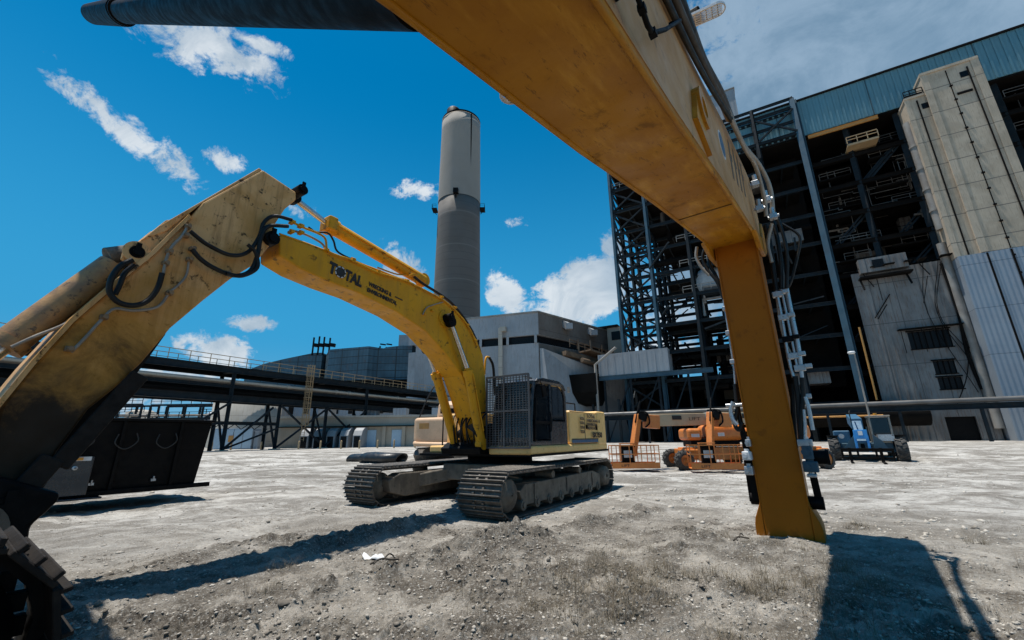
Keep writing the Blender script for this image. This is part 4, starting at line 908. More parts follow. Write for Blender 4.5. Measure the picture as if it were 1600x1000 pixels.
def crawler(parent, x0, x1, Lx, H, n, outer, y0=0.0, z0=0.0, shoe_mat=None, mud=None):
    """one track: belt > shoes, plus frame, idler, sprocket, rollers. outer: +1 when the outside is at +x"""
    shoe_mat = shoe_mat or M_TRK; mud = mud or M_MUD
    W = x1-x0; xc = (x0+x1)/2; loop = stadium(Lx, H-.06, 64, y0, z0+.03)
    b = MB(); inn = stadium(Lx-.12, H-.2, 64, y0+.06, z0+.1)
    vs = []; fs = []
    for xs_ in (xc-.14, xc+.14):
        for (y, z, t) in loop: vs.append((xs_, y, z))
        for (y, z, t) in inn: vs.append((xs_, y, z))
    m = 64
    for k in range(m):
        k2 = (k+1) % m; fs += [(k, k2, 2*m+k2, 2*m+k), (m+k, m+k2, 3*m+k2, 3*m+k), (k, k2, m+k2, m+k), (2*m+k, 2*m+k2, 3*m+k2, 3*m+k)]
    b.add(vs, fs); belt = b.build('track_chain', mud, parent)
    pitch = (2*(Lx-H)+math.pi*H)/n
    s = MB(); pl = pitch*.97
    s.box((0, 0, 0), (W, pl, .035))
    for q in (-.42, -.05, .36): s.box((0, q*pitch, .04), (W, .028, .055))
    for q in (-.12, .12): s.box((q, .1*pitch, .03), (.06, .05, .04)); s.box((q, -.25*pitch, .03), (.06, .05, .04))
    sh = s.build('track_shoe', shoe_mat, belt, .006, 1); first = True
    for (y, z, t) in stadium(Lx, H-.04, n, y0, z0+.02):
        o = sh if first else sh.copy()
        if not first: COL.objects.link(o); o.parent = belt
        first = False; o.location = (xc, y, z); o.rotation_euler = (t+random.uniform(-.02, .02), 0, 0)
    r = H/2
    fx0, fx1 = (xc-.3, x1-.10) if outer > 0 else (x0+.10, xc+.3)
    zc = z0+r
    b = MB(); b.prism([(y0+r+.55, zc-.26), (y0+r+.38, zc+.02), (y0+r+.6, zc+.16), (y0+Lx-r-.9, zc+.2), (y0+Lx-r-.4, zc+.08), (y0+Lx-r-.4, zc-.26)], fx0, fx1)
    for k in range(3): yy = y0+r+1.0+k*(Lx-2*r-2.0)/2; b.box(((fx1+.015) if outer > 0 else (fx0-.015), yy, zc-.02), (.03, .05, .34))
    b.build('track_frame', mud, parent, .02)
    b = MB(); b.lathe([(.05, fx0+.1), (r-.14, fx0+.1), (r-.12, fx0+.14), (r-.12, fx1-.05), (r-.16, fx1), (.16, fx1+.015), (.14, fx1+.05), (.02, fx1+.06)], 28, c=(0, y0+r, zc), axis='x'); b.build('idler', mud, parent)
    b = MB(); b.lathe([(.05, fx0+.1), (r-.14, fx0+.1), (r-.14, fx1-.12), (.3, fx1-.08), (.26, fx1+.06), (.05, fx1+.07)], 28, c=(0, y0+Lx-r, zc), axis='x')
    for k in range(20): t = k*math.tau/20; b.box((xc, y0+Lx-r+(r-.12)*math.sin(t), zc+(r-.12)*math.cos(t)), (.1, .08, .1))
    b.build('sprocket', mud, parent)
    nr = 8
    for k in range(nr):
        yy = y0+r+.5+k*(Lx-2*r-1.1)/(nr-1); b = MB(); b.tube((fx0-.02, yy, z0+.2), (fx1+.03, yy, z0+.2), .11, 14); b.tube((fx1+.03, yy, z0+.2), (fx1+.06, yy, z0+.2), .06, 10); b.build('roller', mud, parent)
    for yy in (y0+Lx*.38, y0+Lx*.63):
        b = MB(); b.tube((xc, yy, z0+H-.17), (fx1+.02 if outer > 0 else fx0-.02, yy, z0+H-.17), .085, 14); b.build('carrier_roller', mud, parent)
crawler(EXC, -W_, 0, L_, H_, 49, 1)
crawler(EXC, -G_-W_, -G_, L_, H_, 49, -1)
# inner faces of the tracks: seen through the gap
b = MB(); b.prism([(.5, .3), (.42, .6), (.8, .74), (5.2, .74), (5.6, .5), (5.2, .22), (1, .16)], -G_+.06, -G_-.3); b.build('track_inner_plate', M_MUD, EXC, .03)
XC = -2.35
b = MB(); b.box((XC, 3.1, .72), (2.1, 2.2, .42)); 
for sx in (-1, 1):
    for sy in (-1, 1): b.bar((XC+sx*.7, 3.1+sy*.6, .72), (XC+sx*1.6, 3.1+sy*1.5, .5), .42, .34)
b.build('carbody', M_MUD, EXC, .03)
b = MB(); b.lathe([(.95, .93), (.95, 1.14), (.7, 1.14)], 40, c=(XC, 3.3, 0)); b.build('slew_ring', M_BLACK, EXC)
# upper structure
def poly_round(x0, x1, y0, y1, r, n=5, which=(1, 1, 1, 1)):
    out = []; cs = [(x1-r, y0+r, -90), (x1-r, y1-r, 0), (x0+r, y1-r, 90), (x0+r, y0+r, 180)]
    raw = [(x1, y0), (x1, y1), (x0, y1), (x0, y0)]
    for (cx_, cy_, a), w_, q in zip(cs, which, raw):
        if w_: out += [(cx_+r*math.cos(math.radians(a+90*k/n)), cy_+r*math.sin(math.radians(a+90*k/n))) for k in range(n+1)]
        else: out.append(q)
    return out
b = MB(); b.prism(poly_round(-4.25, -.40, 1.9, 6.95, .35, 5, (0, 0, 0, 0)), 1.14, 1.20, 'z'); b.build('deck_underside', M_BLACK, EXC)
b = MB(); b.box2((-1.72, 1.86, 1.18), (-.40, 6.9, 1.40)); b.build('side_skirt', M_BODY, EXC, .07, 4)
b = MB(); b.box2((-4.25, 2.3, 1.2), (-3.0, 6.9, 1.40)); b.build('side_skirt', M_BODY, EXC, .05, 3)
b = MB(); b.box2((-1.6, 4.12, 1.41), (-.43, 6.2, 2.36)); b.build('side_door', M_BODY, EXC, .06, 3)
b = MB(); b.box2((-4.2, 3.0, 1.41), (-3.05, 6.2, 2.35)); b.box2((-3.04, 4.4, 1.41), (-1.61, 6.2, 2.33)); b.build('engine_housing', M_BODY, EXC, .05, 3)
b = MB(); b.prism(poly_round(-4.3, -.38, 6.12, 7.12, .45, 6, (0, 1, 1, 0)), 1.34, 2.42, 'z'); b.build('counterweight', M_BODY, EXC, .07, 4)
b = MB(); b.box2((-.424, 4.2, 1.43), (-.415, 6.6, 1.52)); b.build('blue_stripe', M_BLUE, EXC)
b = MB(); b.box2((-.424, 4.2, 1.525), (-.415, 6.6, 1.55)); b.build('dark_stripe', M_DECAL, EXC)
b = MB(); b.box2((-.427, 5.14, 1.44), (-.42, 5.16, 2.3)); b.box2((-.427, 4.16, 2.32), (-.42, 6.15, 2.34)); b.build('door_seam', M_DECAL, EXC)
b = MB(); b.box((-.40, 6.02, 1.9), (.05, .05, .18)); b.box((-.40, 5.25, 1.9), (.05, .05, .12)); b.build('latch', M_BLACK, EXC)
for z, y0 in ((1.66, 5.35),):
    text('SK350', .22, 'model_lettering', M_DECAL, EXC, (-.374, 5.62, 1.58), (0, 1, 0), (0, 0, 1), 1.35, .008)
for k, (s_, z) in enumerate((('TOTAL', 2.16), ('WRECKING &', 2.03), ('ENVIRON', 1.91), ('MENTAL', 1.80))):
    text(s_, .13 if k else .16, 'side_lettering', M_DECALG, EXC, (-.375, 5.24, z+.02), (0, 1, 0), (0, 0, 1), 1.3, .004)
for k in range(4): text('TOTAL', .12, 'side_lettering', M_DECALG, EXC, (-.375, 4.72, 2.1-k*.13), (0, 1, 0), (0, 0, 1), .9, .004)
# engine hood with louvres and exhaust
b = MB(); b.box2((-3.3, 4.5, 2.36), (-1.5, 6.1, 2.74)); hd_ = b.build('engine_hood', M_BLACK, EXC, .06, 3)
b = MB()
for k in range(9): b.box((-2.4, 4.7+k*.16, 2.76), (1.6, .06, .05))
for k in range(9): b.box((-1.49, 4.7+k*.16, 2.55), (.04, .05, .28))
b.build('louvre', M_GALV, hd_)
b = MB(); b.tube((-3.6, 5.4, 2.3), (-3.6, 5.4, 3.0), .08, 12); b.tube((-3.6, 5.4, 3.0), (-3.6, 5.5, 3.15), .08, 12); b.build('exhaust', M_MUD, EXC)
b = MB(); b.path([(-.75, 4.2, 2.38), (-.75, 4.2, 2.62), (-.75, 5.2, 2.62), (-.75, 5.2, 2.38)], .02, 6, curve=False); b.path([(-4, 2.6, 1.4), (-4, 2.6, 2.9), (-4, 4.0, 2.9), (-4, 4.0, 2.3)], .022, 6, curve=False); b.build('handrail', M_BLACK, EXC)
# cab
cx0, cx1 = -1.66, -.44; cy0, cy1 = 1.98, 3.98; cz0, cz1 = 1.40, 3.08
side = [(cy0+.02, cz0), (cy0, 2.0), (cy0+.10, 2.7), (cy0+.22, 3.0), (cy0+.42, cz1), (cy1-.35, cz1), (cy1-.12, cz1-.1), (cy1, cz1-.35), (cy1, cz0)]
def post(mb, x, pts, w=.09): mb.path([(x, p[0], p[1]) for p in pts], w/2, 6, curve=False)
CAB = None
b = MB()
for x in (cx0+.05, cx1-.05):
    post(b, x, [(cy0+.03, cz0), (cy0+.03, 2.0), (cy0+.13, 2.7), (cy0+.25, 3.0)], .11); post(b, x, [(cy0+.25, 3.0), (cy0+.45, cz1-.03), (cy1-.35, cz1-.03), (cy1-.14, cz1-.12), (cy1-.04, cz1-.36), (cy1-.04, cz0)], .11)
    b.box((x, 3.02, 2.2), (.10, .10, 1.6)); b.box((x, 3.5, cz0+.32), (.08, .95, .62)); b.box((x, 2.5, cz0+.06), (.08, 1.0, .12)); 
b.box(((cx0+cx1)/2, cy1-.04, cz0+.45), (cx1-cx0-.1, .07, .9)); b.box(((cx0+cx1)/2, cy0+.03, cz0+.05), (cx1-cx0-.1, .08, .1)); b.box(((cx0+cx1)/2, cy0+.25, 3.0), (cx1-cx0-.1, .1, .1))
CAB = b.build('cab', M_CABDK, EXC, .015)
b = MB(); b.prism([(cy0+.2, 3.02), (cy0+.3, 3.10), (cy0+.6, 3.15), (cy1-.5, 3.15), (cy1-.2, 3.07), (cy1-.03, 2.9), (cy1-.1, 2.9), (cy1-.3, 3.04)], cx0-.03, cx1+.03); b.build('roof', M_CABDK, CAB, .05, 3)
b = MB(); b.prism([(cy0+.12, cz0+.15), (cy0+.12, 2.0), (cy0+.2, 2.68), (cy0+.33, 2.98), (2.95, 2.98), (2.95, cz0+.15)], cx1-.07, cx1-.055); b.build('door_glass', M_GLASS, CAB)
b = MB(); b.prism([(3.09, cz0+.66), (3.09, 2.98), (3.6, 2.98), (3.82, 2.85), (3.88, 2.6), (3.88, cz0+.66)], cx1-.07, cx1-.055); b.build('side_glass', M_GLASS, CAB)
b = MB(); b.prism([(cy0+.12, cz0+.15), (cy0+.12, 2.0), (cy0+.2, 2.68), (cy0+.33, 2.98), (3.85, 2.95), (3.85, cz0+.15)], cx0+.055, cx0+.07); b.build('far_glass', M_GLASS, CAB)
b = MB(); b.box(((cx0+cx1)/2, cy0+.02, 2.2), (cx1-cx0-.2, .012, 1.5)); b.build('windscreen', M_GLASS, CAB)
b = MB(); b.path([(cx1+.01, 2.9, 1.75), (cx1+.05, 2.9, 1.8), (cx1+.05, 2.9, 2.2), (cx1+.01, 2.9, 2.25)], .016, 6); b.path([(cx1-.02, 2.14, 1.5), (cx1+.02, 2.10, 1.9), (cx1, 2.2, 2.6)], .03, 6)
b.box((cx1-.01, 2.55, 1.98), (.03, .9, .07)); b.build('door_frame', M_BLACK, CAB)
b = MB(); b.box((-1.05, 3.2, 1.78), (.55, .55, .16)); b.prism([(3.4, 1.8), (3.5, 2.65), (3.6, 2.65), (3.55, 1.8)], -1.32, -.78); b.box((-1.05, 3.2, 1.58), (.3, .3, .3)); b.box((-1.4, 2.7, 1.75), (.16, .7, .5)); b.box((-.7, 2.75, 1.75), (.16, .6, .4)); b.tube((-1.35, 2.5, 1.9), (-1.35, 2.45, 2.25), .02, 6); b.build('seat', M_SEAT, CAB, .03)
b = MB(); b.path([(cx1, 2.3, 3.0), (cx1+.14, 2.2, 3.02), (cx1+.16, 2.3, 2.85)], .015, 6); b.box((cx1+.16, 2.36, 2.78), (.05, .2, .3), Matrix.Rotation(.3, 3, 'X')); b.build('mirror', M_BLACK, CAB, .02)
b = MB(); b.box((-.62, 2.08, 3.16), (.14, .1, .1)); b.box((-1.5, 2.08, 3.18), (.14, .1, .1)); b.build('work_light', M_GALV, CAB)
b = MB(); b.box((-.385, 4.05, 2.95), (.05, .1, .16)); b.build('beacon', M_PIPE, CAB)
text('Mk8', .12, 'cab_lettering', M_WHITE, CAB, (-.388, 3.22, 2.02), (0, 1, 0), (0, 0, 1), 1.1) if False else None
# front guard
gx0, gx1, gz0, gz1 = -1.74, -.42, 1.36, 3.17; gy = 1.86
b = MB(); n = 30
for k in range(n+1): z = gz0+(gz1-gz0)*k/n; b.box(((gx0+gx1)/2, gy, z), (gx1-gx0, .012, .016))
for k in range(15): x = gx0+(gx1-gx0)*k/14; b.box((x, gy-.014, (gz0+gz1)/2), (.016, .014, gz1-gz0))
gr = b.build('front_guard', M_GRILL, CAB)
b = MB()
for x in (gx0, gx1, (gx0+gx1)/2-.1): b.box((x, gy-.035, (gz0+gz1)/2), (.045, .03, gz1-gz0+.04))
for z in (gz0, gz1, (gz0+gz1)/2): b.box(((gx0+gx1)/2, gy-.035, z), (gx1-gx0, .028, .05))
for x in (gx0, gx1):
    for z in (gz0+.1, gz1-.1): b.box((x, gy+.06, z), (.03, .16, .04))
b.build('guard_rim', M_GRILL, gr)

# boom
def EP(x, *pts): return [EX.px(a, c, x=x)[1:] for a, c in pts]
bx0, bx1 = -2.68, -2.0
top = EP(bx1, (437, 366), (480, 381), (524, 398), (585, 420), (644, 443), (695, 470), (725, 499), (744, 531), (754, 556), (758, 590), (760, 640))
bot = EP(bx1, (437, 399), (470, 420), (515, 440), (560, 457), (620, 487), (665, 517), (695, 550), (722, 587), (735, 625), (742, 650), (750, 672))
b = MB(); b.prism(top+[(2.35, 1.75), (2.2, 1.5), (1.98, 1.55)]+bot[::-1], bx0, bx1); BOOM = b.build('boom', M_YEL, EXC, .03, 2)
# welded lips along the top plate
b = MB(); b.path([(bx1-.02, p[0], p[1]+.015) for p in top], .018, 6, curve=False); b.path([(bx0+.02, p[0], p[1]+.015) for p in top], .018, 6, curve=False); b.build('edge_weld', M_YEL, BOOM)
def pin(name, x0, x1, y, z, r, mt, parent, hub=True):
    b = MB(); b.tube((x0, y, z), (x1, y, z), r, 20)
    if hub: b.tube((x1, y, z), (x1+.03, y, z), r*.6, 16); b.box((x1+.01, y, z+r*.9), (.03, r*.6, r*1.1))
    return b.build(name, mt, parent)
py_, pz_ = EP(-1.9, (699, 497))[0]
pin('boom_pin', -3.0, -1.74, py_, pz_, .11, M_BLACK, BOOM)
b = MB(); b.tube((-2.0, py_, pz_), (-1.965, py_, pz_), .22, 24); b.build('pin_boss', M_YEL, BOOM)
py2, pz2 = EP(-2.0, (420, 375))[0]
pin('arm_pin', -2.85, -1.86, py2, pz2, .12, M_BLACK, BOOM)
pin('foot_pin', -2.95, -1.8, 2.15, 1.72, .12, M_BLACK, BOOM)
b = MB(); b.prism([(1.9, 1.2), (2.0, 1.9), (2.3, 2.0), (3.4, 1.4), (3.4, 1.2)], -1.98, -1.9); b.prism([(1.9, 1.2), (2.0, 1.9), (2.3, 2.0), (3.4, 1.4), (3.4, 1.2)], -2.8, -2.72); b.prism([(1.6, 1.2), (1.55, 1.35), (1.8, 1.5), (2.1, 1.4), (2.1, 1.2)], -3.1, -1.76); b.build('boom_mount', M_BLACK, EXC, .02)
# boom cylinders
def cyl(x, p_rod, p_mid, p_end, rr, rb_, parent, nm='boom_cylinder', rodm=None, barm=None):
    p_rod = (x, *p_rod); p_mid = (x, *p_mid); p_end = (x, *p_end)
    b = MB(); b.tube(p_mid, p_end, rb_, 20); d = (Vector(p_mid)-Vector(p_end)).normalized()
    b.tube(p_mid, Vector(p_mid)-d*.16, rb_*1.18, 20); b.tube(Vector(p_mid)-d*.02, Vector(p_mid)+d*.05, rb_*.75, 16)
    b.tube((x-.1, *p_end[1:]), (x+.1, *p_end[1:]), rb_*1.15, 18)
    o = b.build(nm, barm or M_YEL, parent)
    b = MB(); b.tube(p_mid, p_rod, rr, 16); b.build('rod', rodm or M_CHROME, o)
    b = MB(); b.tube((x-.08, *p_rod[1:]), (x+.08, *p_rod[1:]), rr*2.1, 18); b.build('rod_eye', M_BLACK, o)
    b = MB(); sd = rb_+.03
    b.path([(x+sd, *(Vector(p_mid)-d*.1).yz), (x+sd, *(Vector(p_end)+d*.35).yz)], .018, 6, curve=False); b.build('oil_line', M_YEL, o)
    return o
r1 = EP(-1.84, (704, 503), (731, 578), (752, 694))
cyl(-1.84, r1[0], r1[1], r1[2], .065, .125, EXC)
r2_ = EP(-2.84, (667, 545), (681, 583), (712, 696))
cyl(-2.84, r2_[0], r2_[1], r2_[2], .065, .125, EXC)
b = MB()
for k in range(9):
    x = -2.75+k*.11; b.path([(x, 1.75, 1.45), (x+random.uniform(-.1, .1), 1.62, 1.9), (x+random.uniform(-.15, .15), 1.75, 2.2), (x, 2.2, 2.3)], .022, 7)
for k in range(5): b.path([(-1.9, 2.0+k*.1, 1.3), (-1.84, 1.7, 1.5+k*.08), (-1.9, 1.5, 1.75+k*.05), (-2.3, 1.7, 1.9)], .024, 7)
b.build('foot_hose', M_RUB, EXC)

# arm (stick)
sx0, sx1 = -2.74, -1.97
S1 = EP(sx1, (411, 265), (463, 300), (463, 312), (446, 326), (429, 352), (421, 385), (399, 412), (360, 436), (318, 469), (267, 512), (222, 566), (180, 606), (138, 640), (90, 705), (62, 760))
S1 = S1+[(-6.12, .93), (-6.28, .80), (-6.45, .92)]+EP(sx1, (0, 636), (52, 572), (114, 504), (180, 447), (240, 398), (297, 341), (318, 316))
def shade_grime(src, z0, z1):
    """heavy shade and grime painted into the lower end of the arm, with a ragged upper limit"""
    M = src.copy(); M.name = 'shaded_grimy_'+src.name; t = NT(M.node_tree); bs = M.node_tree.nodes['Principled BSDF']; old = bs.inputs['Base Color'].links[0].from_socket
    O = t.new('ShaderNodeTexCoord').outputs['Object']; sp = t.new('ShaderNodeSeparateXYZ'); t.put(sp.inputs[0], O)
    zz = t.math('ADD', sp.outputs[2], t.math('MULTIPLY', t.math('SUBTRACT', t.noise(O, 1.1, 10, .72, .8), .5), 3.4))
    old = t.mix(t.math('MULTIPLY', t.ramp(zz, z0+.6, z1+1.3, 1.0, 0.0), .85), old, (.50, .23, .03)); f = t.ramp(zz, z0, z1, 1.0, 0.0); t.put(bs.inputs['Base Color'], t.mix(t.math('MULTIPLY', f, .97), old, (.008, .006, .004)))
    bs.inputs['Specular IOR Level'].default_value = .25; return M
M_TANG = shade_grime(M_TAN, 1.8, 3.2)  # arm paint with shade and grime coloured into its low end
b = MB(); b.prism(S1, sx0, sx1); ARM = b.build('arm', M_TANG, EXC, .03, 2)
TP = EP(sx1, (297, 341), (240, 398), (180, 447), (114, 504), (52, 572), (0, 636), (-40, 690))
up_ = [(p[0]-.035, p[1]+.04) for p in TP]
b = MB(); b.prism(TP+up_[::-1], sx0-.02, sx1+.05); b.build('top_flange', M_TAN, ARM)
# raised bracket plates for the bucket cylinder
S2 = EP(sx1, (297, 341), (262, 342), (222, 374), (196, 388), (192, 402), (203, 412), (225, 409), (262, 384), (300, 352))
for x0_, x1_ in ((sx1-.12, sx1-.05), (sx0+.05, sx0+.12)):
    b = MB(); b.prism(S2, x0_, x1_); b.build('cylinder_bracket', M_TAN, ARM, .01)
S3 = EP(sx1, (318, 316), (411, 265), (300, 322), (250, 352), (222, 374), (262, 360))
b = MB(); b.prism([S3[0], S3[1], (S3[1][0]-.05, S3[1][1]+.02), S3[3], S3[4], S3[5]], sx0+.0, sx1-.03); b.build('top_plate', M_TAN, ARM, .01)
# dark belly plate under the arm
S4 = EP(sx1, (267, 512), (262, 522), (240, 553), (205, 600), (150, 665), (95, 728), (66, 770), (62, 760), (90, 705), (138, 640), (222, 566))
b = MB(); b.prism(S4, sx0+.12, sx1-.1); b.build('belly_plate', M_SOOT, ARM)
y_, z_ = EP(-2.35, (454, 307))[0]; y3, z3 = y_, z_
pin('cylinder_pin', -2.8, -1.92, y_, z_, .10, M_BLACK, ARM)
c1 = EP(-2.35, (458, 309), (514, 352), (660, 438)); cyl(-2.35, c1[0], c1[1], c1[2], .06, .15, EXC, 'arm_cylinder')
b = MB(); q = c1[1]; b.box((-2.35, q[0], q[1]), (.36, .2, .3)); b.build('cylinder_head', M_YEL, EXC, .03)
y_, z_ = EP(-1.95, (214, 394))[0]; pin('bucket_cylinder_pin', -2.8, -1.93, y_, z_, .085, M_BLACK, ARM)
b = MB(); b.tube((-1.965, y_, z_), (-1.94, y_, z_), .15, 24); b.build('pin_boss', M_TAN, ARM)
c2 = EP(-2.3, (200, 398), (176, 415), (20, 531)); x = -2.3
b = MB(); b.tube((x, *c2[1]), (x, *c2[2]), .165, 22); b.tube((x, *c2[0]), (x, *c2[1]), .1, 18); d = (Vector((0, *c2[1]))-Vector((0, *c2[2]))).normalized(); b.tube(Vector((x, *c2[2])), Vector((x, *c2[2]))-d*.12, .19, 20)
e_ = Vector((x, *c2[2]))-d*.12; BC = b.build('bucket_cylinder', mat('scraped_cylinder_paint', (.44, .24, .09), .5, var=(.22, .13, .07), var_amt=.8, scale=5, spots=(.06, .04, .03), spot_amt=.9, spot_scale=9, bump=.2), EXC)
b = MB(); b.tube(e_, e_-d*.9, .085, 16); b.build('rod', M_CHROME, BC)
b = MB(); b.tube(Vector((x+.02, *c2[0])), Vector((x+.02, c2[0][0]-.2, c2[0][1]-.12)), .13, 14); b.build('end_clamp', M_MUD, BC)
# linkage at the lower end
ll = EP(-1.8, (262, 520), (120, 700), (40, 812))
b = MB()
for xx in (-1.9, -2.82): b.bar((xx, -5.42, 2.45), (xx, -5.95, 1.35), .06, .20); b.bar((xx, -6.0, 1.45), (xx, -6.35, .75), .09, .22)
b.build('side_link', M_SOOT, EXC, .02)
b = MB(); ee = e_-d*.9; b.bar((-2.35, ee.y, ee.z), (-2.35, -6.5, 1.1), .5, .16); b.build('bucket_link', M_MUD, EXC, .02)
pin('tip_pin', -2.95, -1.78, -6.25, .95, .13, M_BLACK, ARM)
# black attachment on the arm tip
A1 = EP(-1.8, (95, 770), (92, 782), (72, 802), (48, 822), (44, 852), (42, 884), (0, 905))
b = MB(); b.prism(A1+[(-6.75, .12), (-7.35, .3), (-7.5, .9), (-6.95, 1.35), (-6.4, 1.3)], -2.95, -1.8); ATT = b.build('demolition_jaw', M_BLACK, EXC, .04)
b = MB(); b.tube((-1.78, -6.5, .75), (-1.74, -6.5, .75), .3, 24); b.tube((-1.74, -6.5, .75), (-1.70, -6.5, .75), .16, 20); b.build('jaw_pivot', M_MUD, ATT)

M_CLAMP = mat('dirty_clamp', (.26, .17, .09), .6, var=(.12, .08, .05), var_amt=.6)
# hoses and lines on the arm and boom
def hose(pts, x, r, mt, parent, name='hose', push=()):
    b = MB(); P = [(x+(push[i] if i < len(push) else 0), *EX.px(a, c, x=x)[1:]) for i, (a, c) in enumerate(pts)]
    b.path(P, r, 9, 6); return b.build(name, mt, parent)
def z1(*p): return [(a/3.3333, 250+c/3.3333) for a, c in p]
def z3(*p): return [(380+a/3.3333, 250+c/3.3333) for a, c in p]
hose(z1((990, 370), (1080, 440), (1200, 495), (1290, 480), (1350, 400), (1375, 325), (1430, 292), (1520, 312)), -1.84, .032, M_RUB, EXC)
hose(z1((1000, 465), (1050, 520), (1120, 565), (1220, 602), (1300, 580), (1340, 500), (1360, 400), (1400, 345), (1500, 345)), -1.80, .034, M_RUB, EXC)
hose(z1((1290, 440), (1330, 480), (1340, 560), (1260, 604), (1180, 590)), -1.76, .03, M_RUB, EXC)
hose(z1((690, 520), (625, 555), (580, 620), (572, 690), (620, 742), (700, 757), (770, 732), (820, 670), (845, 590)), -1.80, .034, M_RUB, EXC)
hose(z1((700, 545), (650, 590), (625, 650), (600, 700)), -1.85, .03, M_RUB, EXC)
hose(z1((975, 350), (950, 395), (905, 440), (880, 480), (862, 530), (850, 590)), -1.90, .02, M_PIPE, EXC, 'oil_pipe')
hose(z1((985, 520), (970, 600), (930, 650), (880, 690)), -1.93, .016, M_PIPE, EXC, 'oil_pipe')
hose(z1((880, 695), (820, 765), (700, 785), (600, 775), (540, 820), (440, 930), (370, 1000)), -1.92, .018, M_PIPE, EXC, 'oil_pipe')
hose(z1((560, 690), (450, 790), (330, 860), (180, 920), (60, 975)), -2.05, .02, M_PIPE, EXC, 'oil_pipe')
for px_, py__ in z1((975, 350), (965, 395), (880, 480), (860, 540), (985, 520), (880, 695), (540, 820), (1000, 465), (1180, 590), (360, 985)):
    y_, z_ = EX.px(px_, py__, x=-1.93)[1:]; b = MB(); b.box((-1.92, y_, z_), (.08, .08, .06)); b.tube((-1.9, y_, z_), (-1.83, y_, z_), .028, 8); b.build('hose_clamp', M_CLAMP, ARM, .01)
hose(z3((250, 320), (310, 350), (420, 400), (440, 470), (500, 500), (560, 520), (700, 585), (800, 615), (860, 635), (960, 685), (1050, 735), (1120, 800), (1180, 880), (1220, 970)), -1.96, .022, M_YEL, EXC, 'boom_pipe')
hose(z3((250, 365), (330, 390), (410, 435), (440, 480), (520, 515), (600, 545), (760, 605), (850, 628), (960, 690), (1050, 745), (1110, 800), (1170, 890), (1200, 970)), -2.12, .022, M_PIPE, EXC, 'boom_pipe')
hose(z3((340, 350), (380, 375), (440, 380), (470, 420), (490, 475), (560, 515), (640, 550), (760, 600), (850, 625)), -2.2, .02, M_RUB, EXC)
hose(z3((870, 590), (930, 640), (1010, 690), (1080, 740), (1140, 810), (1180, 870), (1210, 930), (1235, 1000)), -2.05, .035, M_RUB, EXC)
hose(z3((700, 560), (800, 595), (870, 600), (900, 640)), -2.3, .018, M_YEL, EXC, 'boom_pipe')
hose(z3((935, 805), (955, 770), (990, 755), (1040, 740)), -1.965, .014, M_PIPE, EXC, 'oil_pipe')
for px_, py__ in z3((255, 325), (300, 345), (250, 375), (300, 380), (430, 470), (570, 520), (700, 580), (850, 630), (880, 600), (1030, 715), (1100, 770), (1165, 860), (1205, 940), (940, 800), (980, 785)):
    y_, z_ = EX.px(px_, py__, x=-2.0)[1:]; b = MB(); b.box((-2.0, y_, z_), (.15, .07, .05)); b.box((-2.03, y_, z_+.03), (.05, .04, .07)); b.build('pipe_clamp', M_YEL, BOOM, .01)
q = [EX.px(a, c, x=-2.1) for a, c in ((757, 585), (759, 560), (764, 558), (770, 570), (772, 590))]
b = MB(); b.path(q[:3], .03, 8); b.build('boom_pipe', M_YEL, EXC); b = MB(); b.path(q[2:]+[(-2.1, q[4][1]+.05, q[4][2]-.5)], .04, 8); b.build('hose', M_RUB, EXC)
# lettering on the boom side
l0 = EX.px(512, 421, x=-1.99); l1 = EX.px(562, 445, x=-1.99); dr_ = Vector(l1)-Vector(l0)
rt = Vector((0, dr_.y, dr_.z)).normalized(); upv = Vector((0, -rt.z, rt.y)); 
if upv.z < 0: upv = -upv
tl = EX.px(513, 424, x=-1.992)
text('T', .31, 'boom_lettering', M_DECAL, EXC, tl, rt, upv, .8, .018)
text('TAL', .31, 'boom_lettering', M_DECAL, EXC, Vector(tl)+rt*.36, rt, upv, .74, .014)
y_, z_ = (Vector(tl)+rt*.25+upv*.10).yz
b = MB(); b.lathe([(.12, -1.992), (.12, -1.985), (.10, -1.985)], 24, c=(0, y_, z_), axis='x'); b.build('badge_ring', M_WHITE, BOOM)
b = MB(); b.tube((-1.996, y_, z_), (-1.984, y_, z_), .095, 24); 
for k in range(8): t = k*math.tau/8; b.box((-1.988, y_+.11*math.cos(t), z_+.11*math.sin(t)), (.012, .026, .026), Matrix.Rotation(t, 3, 'X'))
b.build('badge', M_DECAL, BOOM)
text('WRECKING &', .125, 'boom_lettering', M_DECAL, EXC, Vector(tl)+rt*.93+upv*.11, rt, upv, .8, .005)
text('ENVIRONMENTAL', .125, 'boom_lettering', M_DECAL, EXC, Vector(tl)+rt*.92-upv*.03, rt, upv, .8, .005)
b = MB(); p = Vector(tl)+rt*1.66+upv*.15; b.bar(p, p+rt*.22, .008, .025); b.build('lettering_rule', M_DECAL, BOOM)

